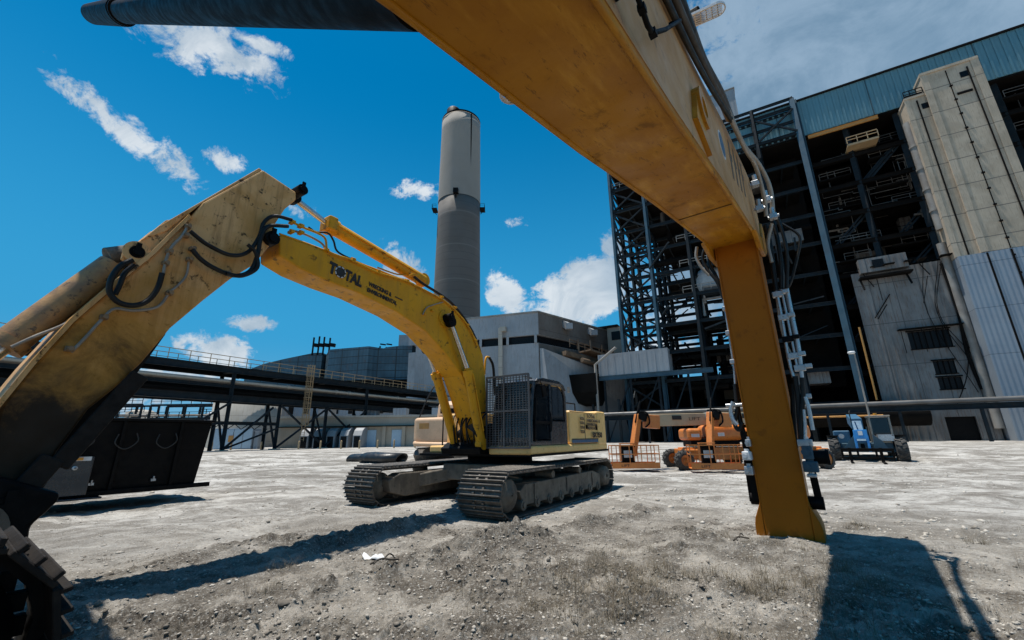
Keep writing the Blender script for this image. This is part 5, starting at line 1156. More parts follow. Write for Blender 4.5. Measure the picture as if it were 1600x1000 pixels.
# ------------------------------------------------------------------ near demolition machine
NM = thing('demolition_machine', 'huge deep yellow demolition boom reaching overhead, its straight stick standing on the ground', 'demolition machine', (FG.o[0], FG.o[1], 0), FG.deg)
bot = [(-13.0, 2.3), (-9.5, 3.05), (-7.6, 3.50), (-5.8, 3.84), (-3.9, 4.28), (-1.6, 4.74), (-.95, 4.86), (-.55, 4.92), (.1, 5.0), (.5, 5.35)]
topc = [(.45, 6.2), (.0, 6.45), (-.8, 6.3), (-2.5, 5.95), (-4.2, 5.45), (-5.4, 5.15), (-7.6, 4.75), (-9.5, 4.3), (-13.0, 3.5)]
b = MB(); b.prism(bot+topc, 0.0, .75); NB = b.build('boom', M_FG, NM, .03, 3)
b = MB()
for s_, z_ in ((-2.9, 4.478),):
    b.box((.375, s_, z_), (.75, .012, .02))
b.build('plate_seam', mat('seam_grime', (.12, .06, .012), .7), NB)
b = MB()
for w_ in (.02, .73): b.path([(w_, p[0], p[1]-.004) for p in bot[:-2]], .022, 6, curve=False)
b.build('edge_weld', M_FG, NB)
b = MB(); b.prism([(p[0], p[1]+.035) for p in bot]+[(p[0], p[1]-.03) for p in topc], .7505, .7512 if False else .756); b.build('side_plate', M_FGT, NB)  # thin sheet carrying the paler tan on the right side
# lip at the boom end
b = MB(); b.prism([(-1.2, 4.80), (-.6, 4.70), (.0, 4.75), (.5, 5.0), (.6, 5.5), (.4, 5.6), (0, 5.1)], -.05, .03); b.prism([(-1.2, 4.80), (-.6, 4.70), (.0, 4.75), (.5, 5.0), (.6, 5.5), (.4, 5.6), (0, 5.1)], .72, .80); b.build('end_cheek', M_FG, NB, .02, 2)
# stick
b = MB()
prof = [(-.70, 5.6), (-.52, 3.2), (-.14, 1.9), (0.0, .45), (.0, .0), (.62, -.02), (.6, .5), (.5, 2.0), (.25, 3.5), (.0, 5.6)]
prof = [(-.60, 5.6), (-.02, .45), (.0, .0), (.55, -.02), (.55, .5), (.1, 5.6)]
b.prism(prof, .06, .72)
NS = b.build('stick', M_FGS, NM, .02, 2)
for sgn in (-1, 1):      # flared foot plates
    xa = .06 if sgn < 0 else .72
    b = MB(); pts = [(xa, .62), (xa+sgn*.02, .5), (xa+sgn*.11, .28), (xa+sgn*.13, .18), (xa+sgn*.13, -.05), (xa, -.05)]
    b.prism(pts, -.012, .54, 'y'); b.build('foot_flare', M_FGS, NS, .015)
b = MB(); 
for xa in (.062, .718): b.path([(xa, -.60, 5.4), (xa, -.02, .5)], .014, 6, curve=False)
b.build('edge_weld', M_FGS, NS)
def FP(y=None, x=None, *pts): return [FG.px(a, c, x=x, y=y) for a, c in pts]
def rodf(nm, pts, r, mt, y, n=10, parent=NM, curve=True): 
    b = MB(); b.path([FG.px(a, c, y=y) for a, c in pts], r, n, 5, curve); return b.build(nm, mt, parent)
# services on the right of the stick
YS = -.15
rodf('steel_line', [(1213, 455), (1222, 500), (1232, 560), (1240, 590)], .026, M_GALV, YS)
rodf('steel_line', [(1221, 452), (1231, 500), (1241, 550), (1247, 580)], .020, M_GALV, YS)
rodf('steel_line', [(1229, 450), (1239, 500), (1248, 545), (1253, 592)], .032, M_GALV, YS)
rodf('steel_line', [(1213, 460), (1218, 500), (1225, 530), (1232, 545), (1240, 560)], .018, M_PIPE, YS)
for p_ in ((1215, 460), (1224, 496), (1231, 530), (1240, 556), (1250, 575)):
    b = MB(); q = FG.px(*p_, y=YS); b.box(q, (.16, .08, .10)); b.box((q[0]+.12, q[1]-.02, q[2]+.02), (.1, .08, .07)); b.build('line_clamp', M_GALV if p_[1] != 530 else M_BLACK, NS, .01)
rodf('hose', [(1196, 352), (1203, 380), (1208, 420), (1213, 455)], .04, M_RUB, YS)
rodf('hose', [(1207, 345), (1214, 370), (1220, 410), (1221, 452)], .035, M_RUB, YS)
rodf('hose', [(1215, 340), (1226, 375), (1230, 410), (1229, 450)], .03, M_RUB, YS-.05)
rodf('hose', [(1222, 350), (1246, 365), (1250, 380), (1244, 410), (1236, 440), (1229, 452)], .022, M_RUB, YS)
rodf('hose', [(1206, 350), (1200, 380), (1206, 410)], .03, M_PIPE, YS-.1)
rodf('hose', [(1242, 588), (1247, 620), (1249, 650), (1252, 690)], .042, M_RUB, YS)
rodf('hose', [(1253, 590), (1255, 620), (1251, 660), (1254, 690)], .035, M_RUB, YS-.04)
rodf('hose', [(1238, 600), (1240, 650), (1243, 700)], .04, M_RUB, YS+.1)
rodf('steel_line', [(1258, 620), (1264, 640), (1270, 672)], .030, M_GALV, YS-.05); rodf('steel_line', [(1256, 640), (1258, 665), (1258, 690)], .026, M_GALV, YS-.05)
b = MB(); q = FG.px(1261, 619, y=YS); b.box(q, (.12, .1, .07)); b.build('line_clamp', M_GALV, NS, .01)
def block(nm, px_, py__, dx, dz, mt, y=YS, dy=.18):
    b = MB(); q = FG.px(px_, py__, y=y); b.box(q, (dx, dy, dz)); b.tube((q[0]-dx*.2, q[1]-dy/2-.03, q[2]), (q[0]-dx*.2, q[1]-dy/2+.02, q[2]), dz*.25, 12); b.tube((q[0], q[1], q[2]+dz/2), (q[0], q[1], q[2]+dz/2+.04), dx*.28, 12); return b.build(nm, mt, NS, .015)
block('valve_block', 1258, 692, .20, .11, M_GALV); block('valve_block', 1262, 706, .14, .22, M_STEEL_L); block('valve_block', 1267, 729, .20, .16, M_STEEL_L); block('valve_block', 1269, 743, .13, .05, M_GALV)
b = MB(); q = FG.px(1262, 714, y=YS+.1); b.tube(q, (q[0]+.26, q[1], q[2]), .105, 20); b.tube((q[0]+.24, q[1], q[2]), (q[0]+.28, q[1], q[2]), .115, 20); b.build('side_pin', M_BLACK, NS)
b = MB(); q = FG.px(1262, 785, y=.2); q2 = FG.px(1188, 779, y=.2); b.tube(q, (q[0]+.22, q[1], q[2]), .10, 20); b.build('side_pin', M_BLACK, NS); b = MB(); b.tube((q2[0]+.05, q2[1], q2[2]), (q2[0]-.14, q2[1], q2[2]), .10, 20); b.build('side_pin', M_BLACK, NS)
b = MB(); b.bar((.84, .12, 1.2), (.86, .22, .5), .07, .10); b.bar((-.06, .12, 1.2), (-.08, .22, .5), .07, .10); b.build('side_bar', M_BLACK, NS)
# left side services
rodf('hose', [(1106, 378), (1098, 400), (1104, 420), (1120, 440), (1131, 468)], .030, M_RUB, YS+.2); rodf('hose', [(1112, 385), (1108, 410), (1118, 430), (1127, 450)], .035, M_RUB, YS+.25)
rodf('pale_hose', [(1089, 386), (1088, 402), (1096, 418), (1108, 430)], .03, M_PIPE, YS+.2)
rodf('steel_line', [(1131, 468), (1136, 500), (1142, 540), (1147, 575), (1149, 600)], .022, M_GALV, YS+.1)
rodf('hose', [(1149, 600), (1153, 640), (1160, 670), (1166, 690)], .04, M_RUB, YS+.1)
for p_ in ((1133, 482), (1138, 520), (1145, 565)):
    b = MB(); b.box(FG.px(*p_, y=YS+.08), (.09, .08, .08)); b.build('line_clamp', M_GALV, NS, .01)
b = MB(); q = FG.px(1146, 633, y=YS); b.path([(q[0]+.14, q[1], q[2]), (q[0]-.12, q[1], q[2])], .03, 10, curve=False); b.path([FG.px(a, c, y=YS) for a, c in ((1146, 628), (1142, 640), (1145, 655), (1152, 664))], .038, 10); b.build('coupling', M_GALV, NS)
rodf('hose', [(1152, 640), (1148, 662), (1155, 672), (1160, 660)], .035, M_RUB, YS+.03)
block('valve_block', 1170, 692, .08, .12, M_GALV); block('valve_block', 1168, 712, .14, .14, M_WHITE); block('valve_block', 1171, 735, .13, .14, M_GALV)
b = MB(); b.bar((-.02, -.05, 1.65), (-.0, .05, .55), .10, .10); b.build('side_bar', M_BLACK, NS)
M_HOSEB = mat('dusty_brown_hose', (.05, .035, .022), .6, var=(.02, .015, .01), var_amt=.6)
# right flank of the boom: pipes, hoses, manifold, eye, decals
def onb(px_, py__, x=.80): return FG.px(px_, py__, x=x)
def flank(nm, pts, r, mt, xoff=.82, n=10, curve=True):
    b = MB(); P = []
    for s_, z_, o_x in pts: P.append((o_x, s_, z_))
    b.path(P, r, n, 5, curve); return b.build(nm, mt, NM)
flank('boom_hose', [(-9, 4.40, .84), (-7.6, 4.68, .84), (-5.4, 5.12, .84), (-4.2, 5.42, .84), (-2.9, 5.80, .86)], .034, M_HOSEB)
flank('boom_pipe', [(-3.0, 5.78, .86), (-1.6, 6.1, .88), (-.8, 6.15, 1.0), (-.5, 5.8, 1.08), (-.4, 5.3, 1.04)], .036, M_PIPE)
flank('boom_hose', [(-9, 4.28, .80), (-7.6, 4.57, .80), (-5.4, 5.03, .80), (-4.2, 5.32, .82), (-2.9, 5.66, .88)], .028, M_RUB)
flank('boom_pipe', [(-3.0, 5.64, .88), (-1.8, 5.9, .9), (-1.1, 5.95, .96), (-.8, 5.5, .98), (-.7, 5.2, .95)], .032, M_PIPE)
flank('boom_hose', [(-9, 4.52, .80), (-7.4, 4.86, .80), (-6.2, 5.12, .84), (-5.0, 5.4, .82), (-4.2, 5.62, .80), (-3.2, 5.95, .82), (-2.4, 6.1, .82)], .06, M_HOSEB)
flank('boom_hose', [(-8, 4.62, .86), (-6.8, 4.92, .88), (-5.8, 5.12, .86), (-4.9, 5.34, .84)], .045, M_RUB)
for s_, z_, x_ in ((-.9, 5.75, .90), (-.6, 5.55, 1.0), (-.75, 5.35, .88), (-.5, 5.25, 1.04)): b = MB(); b.box((x_, s_, z_), (.12, .10, .10)); b.tube((x_, s_, z_+.04), (x_, s_, z_+.17), .035, 10); b.tube((x_-.08, s_, z_), (x_+.09, s_, z_), .03, 10); b.build('manifold', M_GALV, NM, .015)
# lifting eye
b = MB(); ey = FG.px(1097, 170, x=.80); b.lathe([(.10, 0), (.10, .07), (.2, .07), (.2, 0)], 28, c=(.757, ey[1], ey[2]), axis='x', smooth=False); b.prism([(ey[1]-.32, ey[2]-.32), (ey[1]-.2, ey[2]+.02), (ey[1]-.1, ey[2]-.12), (ey[1]+.12, ey[2]-.16), (ey[1]+.16, ey[2]-.42)], .757, .80); b.build('lifting_eye', M_FG, NB)
def decal(s0, z0, pts, mt, nm): b = MB(); b.prism([(s0+a, z0+c) for a, c in pts], .7565, .759); return b.build(nm, mt, NB)
b = MB(); b.tube((.752, -3.3, 5.1), (.760, -3.3, 5.1), .19, 28); b.build('round_decal', M_WHITE, NB); b = MB(); b.tube((.7605, -3.3, 5.1), (.763, -3.3, 5.1), .16, 28); b.build('round_decal', M_BLUE, NB)
for k in range(4):
    decal(-2.7+k*.42, 4.95+k*.12, [(0, 0), (.14, .03), (.26, .72), (.12, .70)], M_DECALG, 'boom_lettering')
    decal(-2.5+k*.42, 5.05+k*.12, [(0, .3), (.10, .32), (.12, .44), (.02, .42)], M_DECALG, 'boom_lettering')
# black handle, bracket lamp and non-slip steps near the top of the picture
hp = [onb(a, c, .86) for a, c in ((990, -20), (1003, 14), (1012, 40), (1020, 52), (1040, 46), (1062, 32))]
b = MB(); b.path([(.76, hp[0][1], hp[0][2])]+hp+[(.78, hp[-1][1], hp[-1][2]+.02)], .015, 8, curve=False)
for i_ in (1, 3): b.box(hp[i_], (.04, .04, .04))
b.build('grab_handle', M_BLACK, NM)
# steps
def stepplate(cx_, cy_, cz_, lx, ly, deg, lab):
    b = MB(); rot = Matrix.Rotation(math.radians(deg), 3, 'Z')
    c = Vector((cx_, cy_, cz_)); r = ly/2
    outer = [(lx/2-r+r*math.cos(t), r*math.sin(t)) for t in np.linspace(-math.pi/2, math.pi/2, 9)]+[(-lx/2, r), (-lx/2, -r)]
    for i_ in range(len(outer)): p = outer[i_]; q = outer[(i_+1) % len(outer)]; b.bar(c+rot @ Vector((*p, 0)), c+rot @ Vector((*q, 0)), .012, .03)
    for k in range(5): y = -r+ly*(k+.7)/5.4; b.bar(c+rot @ Vector((-lx/2, y, 0)), c+rot @ Vector((lx/2-r*.35, y, 0)), .007, .02)
    for k in range(6): x = -lx/2+lx*k/6.3; b.bar(c+rot @ Vector((x, -r, .0)), c+rot @ Vector((x, r, 0)), .01, .02)
    return b.build('step_plate', M_WHITE, NM)
s1 = onb(1108, 20, .98); stepplate(s1[0]-.02, s1[1], s1[2], .34, .15, 8, '')
b = MB(); b.box((s1[0]-.14, s1[1]+.02, s1[2]+.07), (.13, .16, .10)); b.bar((.75, s1[1], s1[2]+.03), (s1[0]-.1, s1[1], s1[2]+.03), .05); b.build('lamp_bracket', M_BLACK, NM, .02)
s2 = FG.px(800, 146, x=-.04); stepplate(s2[0], s2[1], s2[2], .16, .14, 180, '')
b = MB(); b.bar((s2[0]+.1, s2[1], s2[2]+.05), (.05, s2[1], s2[2]+.08), .06); b.build('step_bracket', M_BLACK, NM)
# thick black cylinder at the upper left
t0 = FG.px(648, 12, x=.08); t1 = FG.px(190, 26, y=t0[1]-.55); t2 = FG.px(110, 28, y=t0[1]-.65)
d_ = (Vector(t1)-Vector(t0))
b = MB(); b.tube(Vector(t0)+Vector((.0, 0, .12)), Vector(t1)+Vector((0, 0, .10)), .17, 28); CY = b.build('black_cylinder', M_BLACK, NM)
b = MB(); e = Vector(t1)+Vector((0, 0, .10)); dd = (Vector(t1)-Vector(t0)).normalized(); b.tube(e, e+dd*.12, .20, 28); b.tube(e+dd*.12, e+dd*5.0, .215, 28); b.build('cylinder_sleeve', M_BLACK, CY)
# left crawler track and body of this machine (body behind the camera)
crawler(NM, -3.3, -2.42, 5.6, 1.10, 40, 1, y0=-13.42, z0=0.0, shoe_mat=M_SOOT, mud=M_BLACK)
crawler(NM, 2.9, 3.7, 5.6, 1.06, 40, 1, y0=-16.5, z0=0.0, shoe_mat=M_MUD, mud=M_BLACK)
b = MB(); b.box2((-1.9, -17.5, 1.25), (2.4, -13.0, 2.6)); b.build('body', M_FG, NM, .1, 3)
b = MB(); b.box2((-1.8, -13.2, 1.3), (-.6, -11.6, 3.2)); b.build('cab', M_CABDK, NM, .08, 3)
b = MB(); b.box2((-2.3, -15.5, .4), (2.6, -11.5, 1.2)); b.build('carbody', M_BLACK, NM, .05)

# ------------------------------------------------------------------ black dumper on the left
TF = Frame(-9.2, 12.75, -34)
DT = thing('dump_trailer', 'black steel dump body on a wheeled chassis standing under the excavator arm at the left', 'dump truck', (TF.o[0], TF.o[1], 0), TF.deg)
b = MB(); b.add([(0, 0, .45), (.12, .15, 2.3), (0, -7.5, .45), (.12, -7.6, 2.3), (-2.4, 0, .45), (-2.5, .15, 2.3), (-2.4, -7.5, .45), (-2.5, -7.6, 2.3)],
 [(0, 2, 3, 1), (4, 5, 7, 6), (0, 1, 5, 4), (2, 6, 7, 3), (0, 4, 6, 2), (1, 3, 7, 5)]); DB = b.build('dump_body', M_BLACK, DT, .02)
b = MB(); b.box2((-2.6, -7.6, 2.3), (.2, .2, 2.38)); b.build('top_rail', M_BLACK, DB, .015)
b = MB(); b.box2((.0, -7.6, .38), (.14, .35, .5)); b.build('bottom_rail', M_BLACK, DB, .01)
for k in range(6):
    y = -.6-k*1.25; b = MB(); b.bar((.05, y, .5), (.15, y, 2.3), .07, .10); b.build('rib', M_BLACK, DB, .01)
for k in range(5):
    y = -1.0-k*1.22; b = MB(); b.box((.09, y, .68), (.08, .10, .06)); b.tube((.13, y, .66), (.13, y, .78), .02, 8); b.build('latch', M_GALV, DB)
M_CHN = mat('dull_chain', (.03, .028, .025), .6)
for k in range(5):
    y = -.9-k*.85; b = MB(); b.path([(.16, y-.18, 1.95), (.2, y-.22, 1.7), (.2, y, 1.55), (.2, y+.22, 1.75), (.16, y+.18, 1.98)], .014, 6); b.build('chain', M_CHN, DB)
DT.scale = (1, 1, .93)
b = MB(); b.box2((-1.7, -7.6, .3), (-.7, .1, .46)); b.build('chassis', M_BLACK, DT)
def wheel(parent, c, r, wd, rimm, axis=(1, 0, 0), lugs=0, name='wheel'):
    b = MB(); n = 32; pr = [(r*.58, -wd/2), (r*.9, -wd/2), (r, -wd*.36), (r, wd*.36), (r*.9, wd/2), (r*.58, wd/2)]
    b.lathe([(p[0], p[1]) for p in pr], n, c=(0, 0, 0), axis='x')
    for k in range(lugs):
        t = k*math.tau/lugs
        for sd in (-1, 1):
            tt = t+(math.pi/lugs if sd > 0 else 0)
            b.box((sd*wd*.24, r*1.015*math.sin(tt), r*1.015*math.cos(tt)), (wd*.5, r*.11, r*.09), Matrix.Rotation(-tt, 3, 'X') @ Matrix.Rotation(sd*.45, 3, 'Z'))
    w_ = b.build(name, M_TYRE, parent); w_.location = c
    b = MB(); b.lathe([(r*.6, -wd*.42), (r*.55, -wd*.3), (r*.55, wd*.3), (r*.6, wd*.42), (r*.5, wd*.40), (r*.42, wd*.2), (r*.2, wd*.16), (r*.18, wd*.34), (.02, wd*.36)], 28, axis='x')
    b.lathe([(r*.55, -wd*.2), (.02, -wd*.2)], 28, axis='x')
    for k in range(8): t = k*math.tau/8; b.tube((wd*.15, r*.3*math.sin(t), r*.3*math.cos(t)), (wd*.22, r*.3*math.sin(t), r*.3*math.cos(t)), r*.035, 8)
    b.build('rim', rimm, w_); return w_
for y in (-3.4, -4.4): wheel(DT, (-.35, y, .42), .42, .3, M_MUD)
wy = TF.px(12, 750, x=.25)
wheel(DT, (.12, wy[1], wy[2]), .42, .26, M_WHITE)
b = MB(); b.box((.2, wy[1]+.95, wy[2]+.05), (.06, .75, .95)); b.box((.2, wy[1]+.5, wy[2]-.5), (.3, 2.2, .05)); b.build('mudguard', M_CABDK, DT, .02)
b = MB(); b.box((.25, wy[1]+1.0, wy[2]+.48), (.03, .52, .10)); b.build('marker_plate', M_WHITE, DT); b = MB(); b.box((.27, wy[1]+1.0, wy[2]+.48), (.02, .22, .07)); b.build('amber_marker', M_AMBER, DT)
b = MB(); b.lathe([(.02, 0), (.05, .03), (.05, .07), (.02, .1)], 12, c=(.24, wy[1]+1.0, wy[2]+.26), axis='x'); b.build('side_lamp', M_WHITE, DT)
b = MB(); b.lathe([(.36, 0), (.36, .03), (.30, .03), (.30, 0)], 26, c=(.21, wy[1]+.1, 1.55), axis='x'); b.build('hub_ring', M_MUD, DT)

# ------------------------------------------------------------------ second excavator behind
E2 = thing('rear_excavator', 'pale orange excavator parked behind, only its rounded counterweight and hood showing', 'excavator', (-4.6, 32, 0), -20)
SE = Frame(-4.6, 32, -20)
M_POR = mat('sunbleached_orange', (.66, .42, .25), .5, var=(.55, .34, .2), var_amt=.5, spots=RUST, spot_amt=.3)
b = MB(); b.prism(poly_round(-2.6, 1.6, -1.4, .6, .6, 6, (1, 0, 0, 1)), 1.3, 3.1, 'z'); b.build('counterweight', M_POR, E2, .25, 5)
b = MB(); b.box2((-1.4, .4, 1.4), (1.6, 3.6, 3.0)); b.build('body', M_POR, E2, .1, 3)
b = MB(); b.prism([(-.9, 3.0), (-.7, 4.0), (-.4, 4.3), (2.4, 4.3), (2.6, 4.0), (2.6, 3.0)], -.8, 1.2); hd2 = b.build('hood', M_POR, E2, .1, 3)
b = MB(); b.prism([(-.86, 3.45), (-.92, 3.7)], 0, .1) if False else b.box((.2, -.93, 3.55), (1.3, .08, .35)); b.box((.2, -.92, 3.2), (1.5, .05, .04)); b.build('grille', M_BLACK, hd2)
b = MB(); b.box((-1.5, -1.41, 2.5), (.8, .03, .4)); b.build('plate', M_OCH, E2)
b = MB(); b.path([(-2.2, -1.4, 1.3), (-1.5, -2.1, 1.25), (.5, -2.2, 1.2), (1.5, -1.6, 1.2)], .16, 8); b.build('bumper', M_POR, E2)
b = MB(); b.box2((-1.6, -.4, .9), (1.2, 2.6, 1.35)); b.tube((0, 1, .6), (0, 1, 1.3), .8, 20); b.build('undercarriage', M_BLACK, E2)
for x in (-1.7, 1.5):
    b = MB(); b.prism([(-1.8, .5), (-1.5, .1), (-1.2, -.05), (2.8, -.05), (3.2, .4), (3.0, .8), (2.6, .95), (-1.2, .95), (-1.6, .8)], x-.35, x+.35)
    for k in range(22): b.box((x, -1.5+k*.21, .97), (.72, .05, .06))
    b.build('crawler_track', M_TRK, E2)
b = MB(); b.path([(-2.4, -1.2, 1.5), (-2.3, -.9, 3.0), (-1.7, 0, 5.4), (-1.0, 1, 6.2), (-.5, 2, 6.4)], .05, 8); b.build('hose', M_RUB, E2)
b = MB(); b.tube((.9, .2, 4.2), (.9, .2, 4.7), .12, 10); b.build('exhaust', M_OCH, E2)

# ------------------------------------------------------------------ boom lifts
def lift():
    t = thing('boom_lift', 'x', 'boom lift', (0, 0, 0), 0, 'orange boom lifts parked before the plant')
    # basket, local x to the right, y away, origin under the basket centre
    b = MB(); b.box2((-1.42, -.5, .18), (1.42, .5, .24)); b.box2((-1.42, -.53, .20), (1.42, -.5, .52)); b.box2((-1.42, .5, .20), (1.42, .53, .52)); bk = b.build('basket', M_ORANGE, t, .01)
    b = MB()
    for y in (-.52, .52):
        for z in (1.5, 1.0): b.bar((-1.42, y, z), (1.42, y, z), .05)
        for x in (-1.42, -.95, -.35, .35, .95, 1.42): b.bar((x, y, .5), (x, y, 1.5), .045)
    for x in (-1.42, 1.42):
        for z in (1.5, 1.0): b.bar((x, -.52, z), (x, .52, z), .05)
    b.build('guard_rail', M_ORANGE, bk)
    text('LIFT', .2, 'lettering', M_DECAL, bk, (-.9, -.538, .28), (1, 0, 0), (0, 0, 1), 1.4)
    b = MB(); b.box((-.45, -.35, 1.62), (.9, .3, .06)); b.bar((-.85, -.35, .6), (-.85, -.35, 1.65), .06); b.bar((-.05, -.35, .6), (-.05, -.35, 1.65), .06); b.build('control_console', M_ORANGE, bk)
    b = MB(); b.box((-.35, .1, .85), (.75, .5, 1.1)); b.box((-.35, .1, 1.45), (.9, .6, .12)); b.build('machine_box', M_BLACK, bk, .04)
    b = MB(); b.box((-.38, -.16, 1.0), (.5, .02, .42)); b.build('panel', M_GALV, bk)
    b = MB(); b.bar((.05, .5, .9), (.75, 1.1, 3.4), .34, .42); b.build('jib', M_ORANGE, t, .03)
    b = MB(); b.bar((.45, .75, 2.9), (1.0, 1.2, 4.3), .05, .12); b.bar((.7, 1.1, 3.4), (1.25, 1.2, 3.2), .5, .5); b.tube((.95, .8, 3.3), (.95, 1.5, 3.3), .2, 14); b.path([(.9, .9, 3.6), (1.3, .9, 3.5), (1.4, .9, 2.9), (1.1, .9, 2.6)], .05, 8); b.build('knuckle', M_BLACK, t)
    b = MB(); b.bar((1.3, 1.3, 3.05), (5.6, 1.9, 3.1), .5, .78); b.build('main_boom', M_CREAM, t, .03)
    b = MB(); b.bar((1.15, 1.26, 3.0), (2.1, 1.4, 2.92), .56, .84); b.build('boom_nose', M_ORANGE, t, .03)
    b = MB(); b.box((3.3, 1.28, 3.2), (.62, .05, .26), Matrix.Rotation(.138, 3, 'Z')); b.build('decal', M_DECAL, t)
    text('LIFT', .3, 'lettering', M_DECALG, t, (4.1, 1.42, 3.02), (1, .14, 0), (0, 0, 1), 1.5)
    b = MB(); b.tube((5.6, 1.5, 3.2), (5.6, 2.4, 3.2), .36, 16); b.box((5.9, 1.9, 2.9), (.6, .6, 1.0)); b.build('boom_pivot', M_GALV, t)
    b = MB(); b.box2((3.8, 1.0, 1.75), (4.7, 3.0, 2.5)); b.build('engine_hood', M_ORANGE, t, .2, 4)
    b = MB(); b.box2((5.1, .8, 1.72), (7.3, 3.2, 2.72)); b.build('turntable_hood', M_ORANGE, t, .35, 5)
    b = MB(); b.box2((4.0, 1.2, 1.35), (7.1, 2.8, 1.85)); b.build('turntable', M_BLACK, t, .05)
    b = MB(); b.box((4.25, .98, 2.05), (.5, .02, .2)); b.box((5.8, .78, 2.1), (.4, .02, .22)); b.build('decal', M_WHITE, t)
    b = MB(); b.box2((3.6, 1.0, .55), (7.9, 2.8, 1.3)); b.box2((3.5, .5, .7), (4.2, 3.3, 1.2)); b.box2((7.2, .5, .7), (7.9, 3.3, 1.2)); b.build('chassis', M_ORANGE, t, .05, 2)
    for x, y in ((3.2, .5), (7.5, .5), (3.3, 3.4), (7.5, 3.4)):
        w_ = wheel(t, (x, y, .56), .58, .46, M_ORANGE, lugs=14); w_.rotation_euler = (0, 0, math.radians(-90+14))
    return t
LA = lift(); LA.location = (5.8, 21.15, 0); LA.rotation_euler = (0, 0, math.radians(-3)); LA.scale = (.78, .78, .78)
LA['label'] = 'orange boom lift whose basket stands right beside the excavator counterweight'
LBf = dup(LA, (9.14, 19.9, 0), 7, 'orange boom lift half hidden behind the standing yellow stick')
for ch_ in LBf.children:
    if ch_.name.startswith('basket'): ch_.rotation_euler = (0, 0, math.radians(-20))

# ------------------------------------------------------------------ telehandler
TH = thing('telehandler', 'blue telehandler facing the camera with its forks lowered, at the right', 'telehandler', (20.55, 25.4, 0), -36)
for x, y in ((-1.5, 0), (1.5, 0), (-1.45, 3.6), (1.45, 3.6)):
    w_ = wheel(TH, (x, y, .70), .72, .52, M_TBLUE, lugs=16)
b = MB(); b.box2((-1.2, -.2, .65), (1.2, 4.2, 1.05)); b.bar((-1.4, 0, .7), (1.4, 0, .7), .3); b.bar((-1.4, 3.6, .7), (1.4, 3.6, .7), .3); b.build('chassis', M_STEEL_L, TH, .04)
b = MB(); b.prism([(-1.15, .6), (-.75, 1.2), (-.45, 1.55), (-.4, .6)], -.75, -.6, 'y'); b.prism([(1.0, .6), (.7, 1.2), (.35, 1.55), (.3, .6)], -.75, -.6, 'y'); b.build('side_bracket', M_STEEL_L, TH)
b = MB(); b.bar((-.2, -1.0, .95), (-.2, .2, 2.3), .45, .5); b.build('boom_nose', M_TBLUE, TH, .03)
b = MB(); b.bar((-.2, -.1, 2.15), (-.2, 4.4, 2.55), .55, .62); b.build('main_boom', M_TBLUE, TH, .03)
b = MB(); b.box((-.2, -1.22, 1.55), (.62, .12, .5)); b.box((-.47, -1.2, 1.05), (.12, .12, .9)); b.box((.07, -1.2, 1.05), (.12, .12, .9)); b.build('head_frame', mat('bright_blue_paint', (.03, .24, .58), .35), TH, .02)
b = MB(); b.box((-.2, -1.29, 1.62), (.2, .02, .24)); b.build('emblem', M_WHITE, TH)
b = MB(); b.tube((-.2, -1.1, .75), (-.2, -.8, 1.7), .1, 12); b.build('tilt_cylinder', M_BLACK, TH)
b = MB(); b.box((-.1, -1.35, .72), (2.3, .14, .16)); b.box((-.1, -1.35, .28), (2.3, .12, .12)); 
for x in (-1.2, -.5, .3, 1.0): b.box((x, -1.35, .5), (.1, .1, .5))
for x in (-.85, .5): b.box((x, -1.44, .45), (.14, .08, .75)); b.box((x, -2.0, .07), (.14, 1.2, .06))
b.build('fork_carriage', M_DARK, TH, .01)
b = MB(); 
for x in (.45, 1.35):
    for y in (.7, 2.2): b.bar((x, y, 1.05), (x, y, 2.55), .09)
b.box((.9, 1.45, 2.58), (1.05, 1.7, .08)); b.box((.9, .72, 1.2), (.9, .08, .5)); b.build('cab_frame', M_PIPE, TH, .02)
b = MB(); b.box((.9, 1.9, 1.5), (.55, .5, .5)); b.box((.9, 2.1, 1.95), (.5, .12, .5)); b.build('seat', M_SEAT, TH, .03)
b = MB(); b.box((.9, .76, 2.0), (.8, .01, 1.0)); b.build('windscreen', M_GLASS, TH)
b = MB(); b.tube((.8, 1.0, 2.62), (.8, 1.0, 2.76), .09, 10); b.build('beacon', M_AMBER, TH)
b = MB(); b.box((-1.0, 1.9, 1.4), (.8, 2.4, .75)); b.build('engine_cover', M_TBLUE, TH, .06, 3)
b = MB(); b.tube((-1.05, -.1, 1.45), (-1.05, .0, 1.45), .14, 12); b.box((.95, .0, 1.35), (.7, .9, .35)); b.build('front_lamp', M_GALV, TH)
b = MB(); b.box((-1.5, 0, 1.48), (.6, .9, .05)); b.box((1.5, 0, 1.48), (.6, .9, .05)); b.build('mudguard', M_BLACK, TH)
b = MB(); b.path([(-.47, -.9, 2.2), (-.47, -.9, 2.8), (-.4, -.2, 2.9)], .03, 6); b.build('hose', M_RUB, TH)

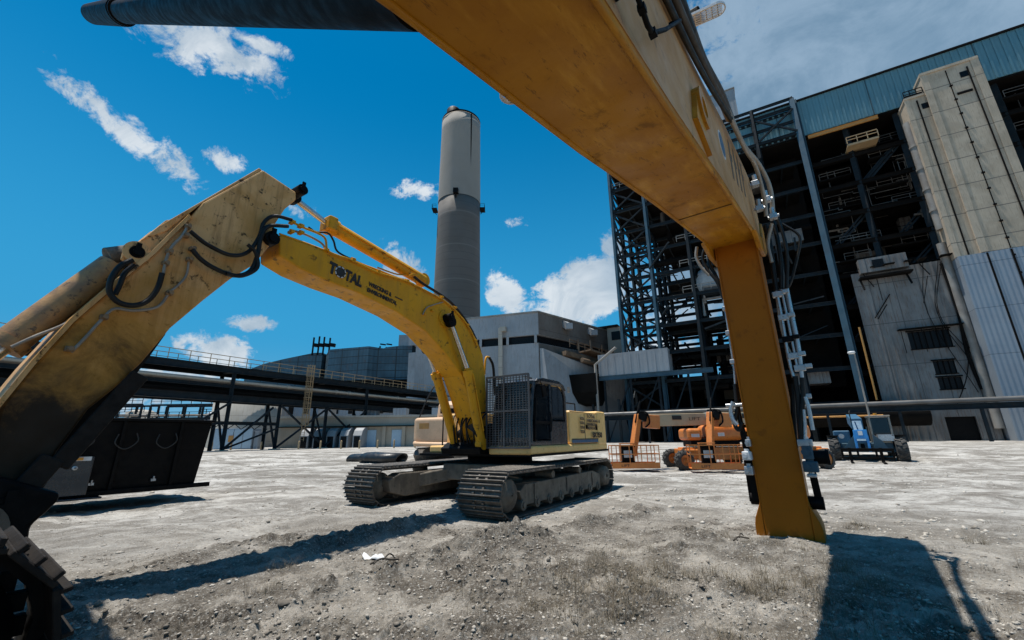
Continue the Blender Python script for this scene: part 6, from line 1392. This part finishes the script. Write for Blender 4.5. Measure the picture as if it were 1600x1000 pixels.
# ------------------------------------------------------------------ black pipe rolls, scrap
for k, (px_, d_, dx, rr, dg, lab) in enumerate(((588, 30, 2.3, .46, 8, 'black oval plastic pipe length lying in front, the thicker of the two'), (566, 31.2, 1.4, .38, 8, 'black plastic pipe length mostly hidden behind the thicker one'))):
    q = WD.px(px_, 712, y=d_)
    t_ = thing('plastic_pipe', lab, 'pipe', (q[0], d_, 0), dg, 'black plastic pipes lying before the pipe rack')
    b = MB(); n = 28; vs = []; 
    for x_, s_ in ((-1.0, 1.0), (-.3, 1.04), (.6, .98), (dx, .94)):
        vs.append((x_, s_))
    rings = []; b2 = MB()
    for rad_ in (1.0, .82):
        base_ = len(b2.v)
        for x_, s_ in vs:
            for k2 in range(n): a = k2*math.tau/n; b2.v.append((x_+.15*math.sin(a), rr*rad_*s_*1.35*math.cos(a), rr*.82*s_+rr*.82*rad_*s_*math.sin(a)))
        for i_ in range(len(vs)-1):
            for k2 in range(n): b2.f.append((base_+i_*n+k2, base_+i_*n+(k2+1) % n, base_+(i_+1)*n+(k2+1) % n, base_+(i_+1)*n+k2)); b2.sm.append(True)
    m_ = len(vs)*n
    for i_ in (0, len(vs)-1):
        for k2 in range(n): b2.f.append((i_*n+k2, i_*n+(k2+1) % n, m_+i_*n+(k2+1) % n, m_+i_*n+k2)); b2.sm.append(False)
    b2.build('tube', M_TARP, t_)
    t_.rotation_euler = (0, 0, math.radians(-28))
SCp = WD.px(583, 868, z=.02)
b = MB(); n = 9; vs = []; fs = []
for i_ in range(n):
    for j_ in range(5):
        u = i_/(n-1)-.5; v = j_/4-.5; wv = (1-abs(u)**3*5)
        vs.append((u*.36, v*.17*wv, .012+.03*math.sin(u*9)+.02*math.cos(v*8+u*5)))
for i_ in range(n-1):
    for j_ in range(4): fs.append((i_*5+j_, i_*5+j_+1, (i_+1)*5+j_+1, (i_+1)*5+j_))
b.add(vs, fs, True); o = b.build('plastic_scrap', M_WHITE); o.location = (SCp[0], SCp[1], float(gheight(SCp[0], SCp[1]))+.03); o.rotation_euler = (0, 0, -.35)
sm = o.modifiers.new('s', 'SOLIDIFY'); sm.thickness = .003
tag(o, 'crumpled white plastic scrap lying on the bare ground', 'scrap')
M_STICKD = mat('dead_wood', (.05, .04, .03), .9)
for i_, (px_, py__, dg, L2, lab) in enumerate(((600, 892, 20, .34, 'small dark forked root lying left of the dug earth'), (1160, 848, 8, .28, 'thin dark twig lying left of the yellow stick foot'))):
    q = WD.px(px_, py__, z=.05); z_ = float(gheight(q[0], q[1])); b = MB()
    b.path([(-L2/2, 0, .02), (-L2*.1, .03, .06), (L2*.2, -.01, .05), (L2/2, .04, .03)], .012, 6); b.path([(-.02, .02, .05), (.06, .10, .09), (.12, .13, .05)], .009, 6); b.path([(-.1, .01, .04), (-.13, -.09, .04)], .009, 6)
    o = b.build('root' if i_ == 0 else 'twig', M_STICKD); o.location = (q[0], q[1], z_); o.rotation_euler = (0, 0, math.radians(dg)); tag(o, lab, 'root' if i_ == 0 else 'twig')
